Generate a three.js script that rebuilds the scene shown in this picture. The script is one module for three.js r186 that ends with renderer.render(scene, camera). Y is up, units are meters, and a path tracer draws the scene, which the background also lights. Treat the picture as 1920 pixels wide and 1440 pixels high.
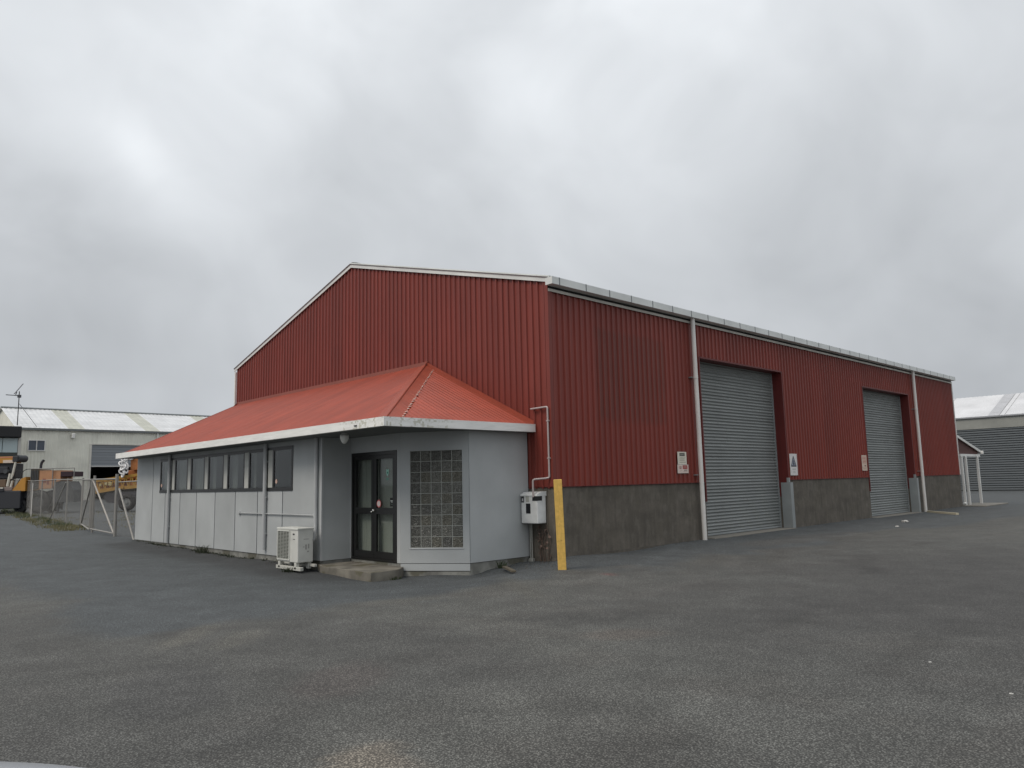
import * as THREE from 'three';
import { mergeGeometries, mergeVertices } from 'three/addons/utils/BufferGeometryUtils.js';
import { ImprovedNoise } from 'three/addons/math/ImprovedNoise.js';
import { RoundedBoxGeometry } from 'three/addons/geometries/RoundedBoxGeometry.js';

// ------------------------------------------------------------------ camera, sky, sun, exposure
const scene = new THREE.Scene();
const camera = new THREE.PerspectiveCamera(2 * Math.atan(720 / 1404.3) * 180 / Math.PI, 4 / 3, 0.05, 3000);
const CAM = new THREE.Vector3(11.4493, 1.65, 12.1647);
const YAW = -46.2030 * Math.PI / 180, PITCH = 7.48977 * Math.PI / 180, ROLL = -1.31581 * Math.PI / 180;
const FWD = new THREE.Vector3(Math.sin(YAW) * Math.cos(PITCH), Math.sin(PITCH), -Math.cos(YAW) * Math.cos(PITCH));
{
  const right = new THREE.Vector3(Math.cos(YAW), 0, Math.sin(YAW)), up = right.clone().cross(FWD);
  const r = right.clone().multiplyScalar(Math.cos(ROLL)).addScaledVector(up, Math.sin(ROLL));
  const u = up.clone().multiplyScalar(Math.cos(ROLL)).addScaledVector(right, -Math.sin(ROLL));
  camera.position.copy(CAM);
  camera.quaternion.setFromRotationMatrix(new THREE.Matrix4().makeBasis(r, u, FWD.clone().negate()));
  camera.updateMatrixWorld(true);
}
const renderer = new THREE.WebGLRenderer({ antialias: true });
renderer.toneMapping = THREE.LinearToneMapping;
renderer.toneMappingExposure = 1.12;
renderer.shadowMap.enabled = true;

// seeded noise
const hash = (x, y, s = 0) => { let h = Math.imul(x | 0, 374761393) + Math.imul(y | 0, 668265263) + Math.imul(s | 0, 1442695041); h = Math.imul(h ^ (h >>> 13), 1274126177); h ^= h >>> 16; return (h >>> 0) / 4294967296; };
let seedState = 12345;
const rnd = () => { seedState = (seedState + 0x6d2b79f5) | 0; let t = Math.imul(seedState ^ (seedState >>> 15), 1 | seedState); t = (t + Math.imul(t ^ (t >>> 7), 61 | t)) ^ t; return ((t ^ (t >>> 14)) >>> 0) / 4294967296; };
const rr = (a, b) => a + (b - a) * rnd();
const clamp = (x, a = 0, b = 1) => Math.min(b, Math.max(a, x));
const lerp = (a, b, t) => a + (b - a) * t;
const sstep = (a, b, x) => { const t = clamp((x - a) / (b - a)); return t * t * (3 - 2 * t); };
function vnoise(x, y, s = 0, px = 0, py = 0) {              // value noise in 0..1, tiling when px, py are given
  const x0 = Math.floor(x), y0 = Math.floor(y), fx = x - x0, fy = y - y0, u = fx * fx * (3 - 2 * fx), v = fy * fy * (3 - 2 * fy);
  const X = (k) => px ? ((k % px) + px) % px : k, Y = (k) => py ? ((k % py) + py) % py : k;
  return lerp(lerp(hash(X(x0), Y(y0), s), hash(X(x0 + 1), Y(y0), s), u), lerp(hash(X(x0), Y(y0 + 1), s), hash(X(x0 + 1), Y(y0 + 1), s), u), v);
}
function fbm(x, y, o = 4, s = 0, p = 0) { let a = .5, t = 0, n = 0, f = 1; for (let i = 0; i < o; i++) { t += a * vnoise(x * f, y * f, s + i * 17, p * f, p * f); n += a; a *= .5; f *= 2; } return t / n; }

// overcast sky: a thick layer, brighter towards the zenith, with thin places
{
  const W = 2048, H = 1024, d = new Float32Array(W * H * 4);
  const dirAt = (px, py) => new THREE.Vector3((px - 960) / 1404.3, -(py - 720) / 1404.3, -1).applyQuaternion(camera.quaternion).normalize();
  const blob = (px, py, a, b, rot, amp) => ({ c: dirAt(px, py), e: dirAt(px + 10 * Math.cos(rot), py + 10 * Math.sin(rot)), a, b, amp });
  const thin = [blob(262, 290, .026, .055, 2.6, .17), blob(330, 370, .06, .10, 2.6, .09), blob(120, 235, .045, .05, 2.6, .10), blob(560, 70, .16, .20, .2, .10), blob(1000, 190, .07, .10, .9, .12),
    blob(500, 0, .14, .20, .2, .06), blob(1150, 330, .09, .10, .8, .10), blob(1330, 170, .12, .14, .3, .10), blob(1700, 320, .2, .14, .2, .05),
    blob(90, 420, .10, .18, 2.3, -.14), blob(60, 610, .13, .05, .1, -.06), blob(300, 640, .16, .03, .15, -.07), blob(160, 690, .14, .02, .1, -.09), blob(1450, 430, .12, .10, .8, -.08), blob(700, 350, .10, .16, .6, -.05), blob(1620, 90, .12, .15, .2, -.07), blob(1900, 600, .1, .08, 0, -.05)];
  for (const t of thin) { t.u = t.e.clone().sub(t.c).normalize(); t.u.addScaledVector(t.c, -t.u.dot(t.c)).normalize(); t.v = t.c.clone().cross(t.u); }
  const v = new THREE.Vector3(), pn = new ImprovedNoise(), p3 = (x, y, z, o) => { let a = .6, t = 0; for (let i = 0; i < o; i++) { t += a * pn.noise(x + 31.7 * i, y + 17.3 * i, z + 5.1 * i); a *= .52; x *= 2; y *= 2; z *= 2; } return t; };
  for (let j = 0; j < H; j++) {
    const el = ((j + .5) / H - .5) * Math.PI, cy = Math.cos(el), y = Math.sin(el);
    for (let i = 0; i < W; i++) {
      const az = ((i + .5) / W - .5) * 2 * Math.PI; v.set(Math.cos(az) * cy, y, Math.sin(az) * cy);
      const up = Math.max(0, y), X = v.x, Y = v.y * 1.15, Z = v.z;
      const wx = p3(X * 2 + 11, Y * 2, Z * 2, 3), wy = p3(X * 2, Y * 2 + 23, Z * 2, 3), wz = p3(X * 2, Y * 2, Z * 2 + 37, 3);
      let n = p3(X * 2.6 + wx * .7 + 5, Y * 2.6 + wy * .7, Z * 2.6 + wz * .7, 6) * .24 + p3(X * 7.5 + wx * 1.6 + 50, Y * 7.5 + wy * 1.6, Z * 7.5 + wz * 1.6, 5) * .13;
      const wob = p3(X * 9 + wx * 2, Y * 9 + wy * 2 + 70, Z * 9, 5) * .55;
      for (const t of thin) {
        const dt = v.dot(t.c); if (dt < .7) continue;
        const a = v.dot(t.u) / t.a, b = v.dot(t.v) / t.b, q = a * a + b * b; if (q > 9) continue;
        n += t.amp * Math.exp(-q * (1 + wob * 1.6)) * (1 + wob * 1.2);
      }
      let L = (.475 + .27 * up + .44 * up * up * up) * (1 + n * .8);
      if (y < 0) L *= sstep(-.25, .0, y) * .85 + .15;
      const o = (j * W + i) * 4, g = clamp((L - .35) * 1.4);
      d[o] = L * lerp(.945, .975, g); d[o + 1] = L * lerp(.995, 1.005, g); d[o + 2] = L * lerp(1.055, 1.035, g); d[o + 3] = 1;
    }
  }
  const sky = new THREE.DataTexture(d, W, H, THREE.RGBAFormat, THREE.FloatType);
  sky.mapping = THREE.EquirectangularReflectionMapping; sky.magFilter = sky.minFilter = THREE.LinearFilter; sky.needsUpdate = true;
  scene.background = sky; scene.environment = sky;
}
const sun = new THREE.DirectionalLight(0xfff4e6, 1.4);
sun.position.set(-4, 52, 44); sun.target.position.set(0, 0, 0); sun.castShadow = true; sun.shadow.radius = 45;
Object.assign(sun.shadow.camera, { left: -60, right: 60, top: 60, bottom: -60, near: 1, far: 200 }); sun.shadow.mapSize.set(4096, 4096);
scene.add(sun, sun.target);

// ------------------------------------------------------------------ helpers
const V = (x, y, z) => new THREE.Vector3(x, y, z);
const names = {};
const numbered = (n) => { const k = names[n] = (names[n] ?? -1) + 1; return k ? n + '_' + String(k).padStart(3, '0') : n; };
const flat = (g) => { let q = g.index ? g.toNonIndexed() : g; for (const k of Object.keys(q.attributes)) if (!['position', 'normal', 'uv'].includes(k)) q.deleteAttribute(k); return q; };
function merge(list) { list = [].concat(list).map(flat); return list.length === 1 ? list[0] : mergeGeometries(list); }
function uvBox(g) {                                          // texture coordinates in metres from the faces' own axes
  const p = g.attributes.position, n = g.attributes.normal, a = new Float32Array(p.count * 2);
  for (let i = 0; i < p.count; i++) {
    const nx = Math.abs(n.getX(i)), ny = Math.abs(n.getY(i)), nz = Math.abs(n.getZ(i)), x = p.getX(i), y = p.getY(i), z = p.getZ(i);
    if (ny >= nx && ny >= nz) { a[2 * i] = x; a[2 * i + 1] = z; } else if (nx >= nz) { a[2 * i] = z; a[2 * i + 1] = y; } else { a[2 * i] = x; a[2 * i + 1] = y; }
  }
  g.setAttribute('uv', new THREE.BufferAttribute(a, 2)); return g;
}
function obj(name, geos, mat, parent, keepUV) {
  const g = merge(geos); if (!keepUV) uvBox(g);
  const m = new THREE.Mesh(g, mat); m.name = parent && parent !== scene ? name : numbered(name); m.castShadow = m.receiveShadow = true; (parent || scene).add(m); return m;
}
function meshOf(name, g, mat, parent) { const m = new THREE.Mesh(g, mat); m.name = parent && parent !== scene ? name : numbered(name); m.castShadow = m.receiveShadow = true; (parent || scene).add(m); return m; }
function tag(o, label, category, group, kind) { if (label) o.userData.label = label; if (category) o.userData.category = category; if (group) o.userData.group = group; if (kind) o.userData.kind = kind; return o; }
function thing(name, label, category, [x, y, z] = [0, 0, 0], turn = 0, group) { const o = new THREE.Group(); o.name = numbered(name); o.position.set(x, y, z); o.rotation.y = turn; scene.add(o); return tag(o, label, category, group); }
const part = (name, parent) => { const o = new THREE.Group(); o.name = name; parent.add(o); return o; };
const box = (x0, y0, z0, x1, y1, z1) => new THREE.BoxGeometry(Math.abs(x1 - x0), Math.abs(y1 - y0), Math.abs(z1 - z0)).translate((x0 + x1) / 2, (y0 + y1) / 2, (z0 + z1) / 2);
const rbox = (x0, y0, z0, x1, y1, z1, r = .01, s = 2) => new RoundedBoxGeometry(Math.abs(x1 - x0), Math.abs(y1 - y0), Math.abs(z1 - z0), s, r).translate((x0 + x1) / 2, (y0 + y1) / 2, (z0 + z1) / 2);
function bar(a, b, r, r2 = r, seg = 10) { const d = b.clone().sub(a), g = new THREE.CylinderGeometry(r2, r, d.length(), seg); g.applyQuaternion(new THREE.Quaternion().setFromUnitVectors(V(0, 1, 0), d.clone().normalize())); return g.translate((a.x + b.x) / 2, (a.y + b.y) / 2, (a.z + b.z) / 2); }
function beam(a, b, w, h) { const d = b.clone().sub(a), g = new THREE.BoxGeometry(w, h, d.length()); const m = new THREE.Matrix4().lookAt(b, a, Math.abs(d.y) > .95 * d.length() ? V(1, 0, 0) : V(0, 1, 0)); return g.applyMatrix4(m).translate((a.x + b.x) / 2, (a.y + b.y) / 2, (a.z + b.z) / 2); }
function tubeOf(pts, r, seg = 24, rs = 8) { return new THREE.TubeGeometry(new THREE.CatmullRomCurve3(pts, false, 'catmullrom', .1), seg, r, rs, false); }
function polyZ(pts, z0, z1, holes = []) {                   // a polygon in x, y given depth from z0 to z1
  const s = new THREE.Shape(pts.map(([x, y]) => new THREE.Vector2(x, y))); for (const h of holes) s.holes.push(new THREE.Path(h.map(([x, y]) => new THREE.Vector2(x, y))));
  return new THREE.ExtrudeGeometry(s, { depth: z1 - z0, bevelEnabled: false, steps: 1 }).translate(0, 0, z0);
}
const polyX = (pts, x0, x1, holes = []) => polyZ(pts.map(([z, y]) => [-z, y]), x0, x1, holes.map((h) => h.map(([z, y]) => [-z, y]))).rotateY(Math.PI / 2);   // a polygon in z, y given depth along x
function polyY(pts, y0, y1) { return polyZ(pts.map(([x, z]) => [x, -z]), y0, y1).rotateX(-Math.PI / 2); }   // a polygon in x, z given height
function strip(rowA, rowB, smooth = true) {                 // a surface between two rows of points
  const n = rowA.length, p = [], ix = [], uv = [];
  for (let i = 0; i < n; i++) { p.push(...rowA[i], ...rowB[i]); uv.push(0, 0, 0, 0); }
  for (let i = 0; i < n - 1; i++) { const a = 2 * i; ix.push(a, a + 2, a + 1, a + 1, a + 2, a + 3); }
  let g = new THREE.BufferGeometry(); g.setAttribute('position', new THREE.Float32BufferAttribute(p, 3)); g.setAttribute('uv', new THREE.Float32BufferAttribute(uv, 2)); g.setIndex(ix);
  if (!smooth) g = g.toNonIndexed(); g.computeVertexNormals(); return g;
}

// ------------------------------------------------------------------ materials
function tex(W, H, f, srgb = true, wrap = true) {           // f(u, v, i, j) -> [r, g, b] in 0..255
  const d = new Uint8Array(W * H * 4);
  for (let j = 0; j < H; j++) for (let i = 0; i < W; i++) { const c = f((i + .5) / W, (j + .5) / H, i, j), o = (j * W + i) * 4; d[o] = clamp(c[0], 0, 255); d[o + 1] = clamp(c[1], 0, 255); d[o + 2] = clamp(c[2], 0, 255); d[o + 3] = 255; }
  const t = new THREE.DataTexture(d, W, H); t.magFilter = THREE.LinearFilter; t.minFilter = THREE.LinearMipmapLinearFilter; t.generateMipmaps = true;
  if (srgb) t.colorSpace = THREE.SRGBColorSpace; if (wrap) t.wrapS = t.wrapT = THREE.RepeatWrapping; t.needsUpdate = true; return t;
}
const rep = (t, w, h, ox = 0, oy = 0) => { const c = t.clone(); c.repeat.set(1 / w, 1 / h); c.offset.set(ox, oy); c.needsUpdate = true; return c; };
const lin = (r, g, b) => new THREE.Color().setRGB(r, g, b);
const std = (c, roughness = .7, metalness = 0, extra = {}) => new THREE.MeshStandardMaterial({ color: c instanceof THREE.Color ? c : lin(...c), roughness, metalness, side: THREE.DoubleSide, ...extra });

// weathered paint: vertical runs and soft patches around a mean of about 0.85
const runs = tex(1024, 1024, (u, v) => { const s = fbm(u * 48, v * 3, 4, 3, 0) , p = fbm(u * 8, v * 8, 5, 8, 8), f = hash(u * 1024, v * 1024, 4); const k = 226 + (vnoise(u * 160, v * 4, 11, 160, 4) - .5) * 16 + (p - .5) * 38 + (s - .5) * 18 + (f - .5) * 8; return [k, k, k]; });
const mottle = tex(1024, 1024, (u, v) => { const p = fbm(u * 6, v * 6, 7, 21, 6), f = hash(u * 1024, v * 1024, 6); const k = 229 + (p - .5) * 34 + (f - .5) * 8; return [k, k * .997, k * .99]; });
const steelRed = (r, g, b, k) => std([r * k, g * k, b * k], .5, 0, { map: rep(runs, 9, 9, k * 3.3, 0) });
const redGable = [1, .95, 1.05].map((k) => steelRed(.245, .041, .027, k));
// the side wall keeps a dull rectangle where a signboard once hung
const sideMap = tex(1536, 384, (u, v) => {
  const z = -u * 29, y = v * 7, w = .10 * (fbm(u * 90, v * 20, 3, 51) - .5);
  const inP = sstep(-1.55, -1.75, z + w) * sstep(-4.6, -4.35, z + w) * sstep(2.95, 3.2, y + w) * sstep(5.4, 5.2, y + w);
  const q = .75 + .5 * fbm(u * 60, v * 16, 4, 53), m = clamp(inP * .45 * q);
  const k = 1 + (fbm(u * 110, v * 3, 3, 55) - .5) * .12 + (fbm(u * 14, v * 5, 4, 57) - .5) * .12;
  return [lerp(178, 132, m) * k, lerp(84, 76, m) * k, lerp(77, 70, m) * k];
}, true, false);
const redSide = [1, .94, 1.05].map((k) => std([.465 * k, .38 * k, .29 * k], .5, 0, { map: rep(sideMap, -29, 7) }));
const redTrim = std([.15, .018, .015], .55, 0, { map: rep(runs, 3, 3) });
const roofRed = [1, .96, 1.04].map((k) => std([.365 * k, .058 * k, .026 * k], .5, 0, { map: rep(runs, 4, 4, k * 7, 0) }));
const roofCap = std([.345, .066, .034], .5, 0, { map: rep(mottle, 2, 2) });
const galv = std([.40, .43, .44], .5, .25, { map: rep(mottle, 2.5, 2.5) });
const galvBright = std([.88, .91, .90], .45, .05, { map: rep(mottle, 3, 3) });
const shutter = [1, .93, 1.06].map((k, i) => std([.30 * k, .318 * k, .315 * k], .45, .15, { map: rep(mottle, 3, 3, i * .37, i * .21) }));
const white = std([.95, .95, .93], .5, 0, { map: rep(mottle, 4, 4) });
const whitePVC = std([.90, .88, .85], .4, 0, { map: rep(mottle, 3, 3) });
const cream = std([.80, .78, .72], .55, 0, { map: rep(mottle, 2, 2) });
const blackAlu = std([.010, .010, .010], .35);
const dark = std([.02, .02, .022], .7);
const greyPaint = [1, .97, 1.03].map((k, i) => std([.52 * k, .548 * k, .56 * k], .6, 0, { map: rep(mottle, 5, 5, i * .3, i * .7) }));
const greyTrim = std([.54, .56, .575], .5, 0, { map: rep(mottle, 2, 2) });
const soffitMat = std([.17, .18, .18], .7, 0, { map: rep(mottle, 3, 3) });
const plinthMat = std([.42, .42, .41], .8, 0, { map: rep(tex(512, 512, (u, v) => { const p = fbm(u * 8, v * 8, 6, 41, 8), m = sstep(.52, .7, fbm(u * 5, v * 5, 5, 44, 5)); const k = 190 + (p - .5) * 130; return [lerp(k, 105, m * .6), lerp(k, 102, m * .6), lerp(k * .97, 82, m * .6)]; }), 1.6, 1.6) });
const jointDark = std([.035, .037, .04], .8);
// fascia: white paint with lichen and rain streaks that have their own ragged outlines
const fasciaMap = tex(2048, 128, (u, v) => {
  const s = vnoise(u * 420, v * 2, 61), s2 = fbm(u * 150, v * 3, 3, 62), where = fbm(u * 30, .5, 3, 63) * .5 + .62 * sstep(.80, .955, u), m = clamp(sstep(.48, .70, s) * sstep(.38, .6, s2) * sstep(.46, .80, where)) * .8;
  const sp = sstep(.84, .92, vnoise(u * 900, v * 14, 64)) * sstep(.5, .7, where), k = 236 + (fbm(u * 60, v * 4, 4, 65) - .5) * 26; const d = clamp(m + sp * .5);
  return [lerp(k, 150, d * .55), lerp(k, 147, d * .55), lerp(k * .985, 124, d * .55)];
});
const fascia = std([.98, .98, .98], .55, 0, { map: rep(fasciaMap, 17, .17, 0, 0) });
const fasciaSide = std([.98, .98, .98], .55, 0, { map: rep(fasciaMap, 17, .17, .735, 0) });
// old dado concrete: form marks, runs, pale bloom and moss
const dadoMap = tex(1024, 512, (u, v) => {
  const p = fbm(u * 24, v * 12, 6, 71), r = fbm(u * 130, v * 4, 4, 72), g = hash(u * 1024, v * 512, 73), pale = sstep(.60, .72, fbm(u * 70, v * 10, 4, 74)) * .14, moss = sstep(.55, .7, fbm(u * 40, v * 7, 5, 75)) * .12;
  const k = 97 + (p - .5) * 26 + (r - .5) * 24 + (g - .5) * 16; let c = [k, k * .955, k * .885]; c = c.map((q, i) => lerp(q, [150, 146, 140][i], pale)); return c.map((q, i) => lerp(q, [58, 56, 45][i], moss));
});
const dado = std([.98, .95, .915], .92, 0, { map: rep(dadoMap, 12, 3), bumpMap: rep(dadoMap, 12, 3), bumpScale: .006 });
const slabMat = std([.27, .255, .225], .9, 0, { map: rep(mottle, 1.3, 1.3) });
const glass = new THREE.MeshPhysicalMaterial({ color: lin(.80, .83, .82), roughness: .03, metalness: 0, transmission: 1, thickness: 0, ior: 1.5, specularIntensity: .6, side: THREE.DoubleSide });
const yellowPaint = std([.78, .50, .115], .6, 0, { map: rep(tex(256, 1024, (u, v) => { const g = fbm(u * 6, v * 40, 4, 301, 0), c = sstep(.76, .84, fbm(u * 10, v * 30, 5, 303)) * .5, k = 232 + (g - .5) * 40 + (vnoise(u * 60, v * 12, 305) - .5) * 14; return [lerp(k, 150, c), lerp(k * .995, 140, c), lerp(k, 130, c)]; }), .4, 1.9) });
const rubber = std([.022, .022, .024], .85);
const fenceSteel = std([.36, .35, .33], .55, .3, { map: rep(mottle, 1, 1) });

// ------------------------------------------------------------------ ground
const HP = [[0, -.5, 0], [0, -5.4, 0], [0, -10, .01], [0, -15, .02], [0, -28, .02], [-.3, .25, -.1], [-.85, .2, -.11], [-.75, .9, -.17], [-.72, 1.85, -.25], [-2, 2.75, -.27], [-3.9, 3.5, -.22], [-5.3, 3.5, -.17], [-6.67, 3.5, -.13], [-8.2, 3.5, -.155], [-10, 3.5, -.13], [-12.8, 3.5, -.08], [-16.8, 3.5, -.04], [1.3, 1.2, -.05],
  [-19.2, 3.3, 0], [-22.5, 3.3, .03], [-27, 2.5, .1], [-35, 1.9, .22], [-45, 1, .3], [-48, 0, .37], [-52, -2, .52], [-60, -3, 1.05], [-62, -10, 1.05], [-62, -20, 1.05], [-62, 10, 1.05], [-75, 0, 1.1], [5, 5, -.1], [11, 12, -.08], [-5, 9, -.12], [-15, 9, -.03], [5, -10, 0], [11, 3, -.05], [1, -31, 0], [-8, -63, 0], [10, -63, 0], [20, -20, 0], [30, 20, 0], [-30, 20, .15], [-40, -30, .3], [0, 40, 0], [-30, -8, .15], [8.5, 8.5, -.07], [-49, -7, .12], [-45, -9, .12], [-53, -6, .2]];
function groundY(x, z) { let a = 0, b = 0; for (const [px, pz, h] of HP) { const d2 = (x - px) ** 2 + (z - pz) ** 2 + .02, w = 1 / (d2 * Math.sqrt(d2)); a += w * h; b += w; } return a / b; }
{
  const axis = (lo, hi, step, far, grow) => { const m = []; for (let v = lo; v <= hi + 1e-6; v += step) m.push(v); let s = step, v = lo; const l = []; while (v > -far) { s *= grow; v -= s; l.unshift(v); } s = step; v = hi; while (v < far) { s *= grow; v += s; m.push(v); } return [...l, ...m]; };
  const xs = axis(-12, 13, .13, 900, 1.09), zs = axis(-4, 12, .13, 900, 1.09), nx = xs.length, nz = zs.length;
  const p = new Float32Array(nx * nz * 3), c = new Float32Array(nx * nz * 3), uv = new Float32Array(nx * nz * 2), ix = [];
  const ell = (x, z, cx, cz, a, b, t) => { const dx = x - cx, dz = z - cz, q = ((dx * Math.cos(t) + dz * Math.sin(t)) / a) ** 2 + ((-dx * Math.sin(t) + dz * Math.cos(t)) / b) ** 2; return q; };
  for (let j = 0; j < nz; j++) for (let i = 0; i < nx; i++) {
    const x = xs[i], z = zs[j], o = j * nx + i; p[o * 3] = x; p[o * 3 + 1] = Math.abs(x) + Math.abs(z) > 250 ? .3 : groundY(x, z); p[o * 3 + 2] = z; uv[o * 2] = x; uv[o * 2 + 1] = z;
    const n1 = fbm(x * .35 + 50, z * .35 + 50, 5, 81), n2 = fbm(x * 1.4 + 50, z * 1.4 + 9, 5, 83), n3 = fbm(x * 4, z * 4, 3, 87);
    let col = [.099, .100, .096];
    const mix = (t, r) => { t = clamp(t); col = col.map((q, k) => lerp(q, r[k], t)); };
    mix(sstep(.45, .65, n1) * .6, [.117, .117, .110]); mix(sstep(7, 2.5, Math.hypot(x - 3.2, (z - 8) * 1.2) + (n1 - .5) * 6) * .45, [.127, .128, .119]);
    mix(sstep(.5, .7, n2) * .22, [.088, .078, .071]); mix(sstep(.50, .36, fbm(x * .22 + 7, z * .22 + 3, 4, 181)) * .55, [.070, .070, .069]);
    const w = (n1 - .5) * 2.6 + (n2 - .5) * 1.4;
    mix(sstep(1.9, 1.0, x + w + .10 * z - .6) * sstep(9.6, 8.6, z + w * .6), [.082, .091, .097]);               // newer, bluer seal along the office
    mix(sstep(3.0, 7.0, x + w * 1.2) * sstep(6.5, 2, z + w) * sstep(-9, -2, z) * .9, [.066, .065, .064]);       // lane polished by lorries
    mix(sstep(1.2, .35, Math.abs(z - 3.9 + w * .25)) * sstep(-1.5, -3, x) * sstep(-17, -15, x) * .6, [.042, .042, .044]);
    const e = (cx, cz, a, b, t, amt, r) => mix(sstep(1.5, .3, ell(x, z, cx, cz, a, b, t) + (n2 - .5) * 2.2 + (n3 - .5) * .8) * amt, r);
    e(1.75, 8.45, .9, .22, .7, .75, [.135, .130, .115]); e(2.5, 8.2, .6, .25, .7, .5, [.130, .125, .110]); e(5.83, 5.17, .32, .5, .6, .7, [.135, .120, .108]); e(4.8, 4.6, .6, 1.1, .7, .6, [.062, .062, .060]);
    e(2.41, 1.15, .22, .12, .2, .8, [.125, .062, .058]); e(7.25, 9.5, .40, .22, .7, .95, [.185, .165, .140]); e(7.6, 9.3, .3, .12, .2, .6, [.17, .15, .13]); e(1.4, 5.3, .3, .9, .5, .5, [.12, .115, .1]); e(2.2, 3.2, 1.6, .18, .55, .5, [.118, .114, .10]);
    e(4.2, 9.6, 1.0, .5, .3, .45, [.070, .070, .072]); e(8.2, 7.9, 1.4, .5, .4, .35, [.072, .070, .066]); e(5.2, 8.4, .7, .4, .9, .4, [.105, .085, .080]); e(3.4, -3.4, 1.6, .25, 1.2, .4, [.06, .056, .05]); e(2, -7, .6, 2.2, 0, .4, [.105, .095, .085]);
    const arc = (cx, cz, R, w0, amt) => { const d = Math.abs(Math.hypot(x - cx, z - cz) - R); return 1 + amt * sstep(w0, w0 * .3, d + (n3 - .5) * w0 * .8) * sstep(.38, .62, n2 + (n1 - .5) * .5); };
    let k = 1.56 + (n3 - .5) * .5; for (const [R, a] of [[16.2, .16], [17.9, .14], [20.4, -.16], [22.1, -.15], [23.6, .10]]) k *= arc(-13.5, 4.5, R, .26, a); for (const [R, a] of [[9.2, -.15], [10.8, -.14], [12.6, .10]]) k *= arc(12, -9, R, .24, a);
    for (let q = 0; q < 3; q++) c[o * 3 + q] = col[q] * k / .44;
  }
  for (let j = 0; j < nz - 1; j++) for (let i = 0; i < nx - 1; i++) { const a = j * nx + i; ix.push(a, a + nx, a + 1, a + 1, a + nx, a + nx + 1); }
  const g = new THREE.BufferGeometry(); g.setAttribute('position', new THREE.BufferAttribute(p, 3)); g.setAttribute('color', new THREE.BufferAttribute(c, 3)); g.setAttribute('uv', new THREE.BufferAttribute(uv, 2)); g.setIndex(ix); g.computeVertexNormals();
  // chip seal: stones about a centimetre across, light and dark, in dark binder
  const N = 2048, cell = 4.6, M = Math.round(N / cell), grain = new Float32Array(N * N);
  for (let j = 0; j < N; j++) for (let i = 0; i < N; i++) {
    const gx = i / N * M, gy = j / N * M, cx = Math.floor(gx), cy = Math.floor(gy); let best = 9, id = 0;
    for (let b = -1; b <= 1; b++) for (let a = -1; a <= 1; a++) { const X = ((cx + a) % M + M) % M, Y = ((cy + b) % M + M) % M, fx = cx + a + hash(X, Y, 1), fy = cy + b + hash(X, Y, 2), d = (fx - gx) ** 2 + (fy - gy) ** 2; if (d < best) { best = d; id = hash(X, Y, 3); } }
    const e = sstep(.42, .10, best); grain[j * N + i] = lerp(.49, .57 + Math.pow(id, 1.5) * .55, e) + (hash(i, j, 5) - .5) * .12;
  }
  const t = tex(N, N, (u, v, i, j) => { const k = 172 * grain[j * N + i] * (.9 + .2 * fbm(u * 12, v * 12, 3, 91, 12)); return [k, k, k * .99]; });
  const m = std([1, 1, 1], .92, 0, { vertexColors: true, map: rep(t, 5.5, 5.5), bumpMap: rep(t, 5.5, 5.5), bumpScale: .004 });
  tag(meshOf('asphalt_yard', g, m), null, null, null, 'structure');
}

// ------------------------------------------------------------------ red warehouse
const shed = thing('red_warehouse', 'large gabled warehouse clad in ribbed red steel over a dark concrete base', 'warehouse');
const GX = 16.6, GZ = 28.6, EAVE = 6.2, RIDGE = 8.42, TOPS = 5.97;
const gableY = (x) => EAVE + (RIDGE - EAVE) * (1 - Math.abs(x + GX / 2) / (GX / 2));
const ribH = (u) => { const t = ((u % .2) + .2) % .2; return t < .066 || t > .134 ? 0 : t < .082 ? (t - .066) / .016 * .034 : t > .118 ? (.134 - t) / .016 * .034 : .034; };
const ribBreaks = (u0, u1) => { const s = new Set([u0, u1]); for (let k = Math.floor(u0 / .2) - 1; k <= u1 / .2 + 1; k++) for (const o of [.066, .082, .118, .134]) { const u = k * .2 + o; if (u > u0 && u < u1) s.add(u); } return [...s].sort((a, b) => a - b); };
const D1 = [-6.13, -10.96, 5.01], D2 = [-17.55, -22.42, 5.0];           // the two openings: near side, far side, head
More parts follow.
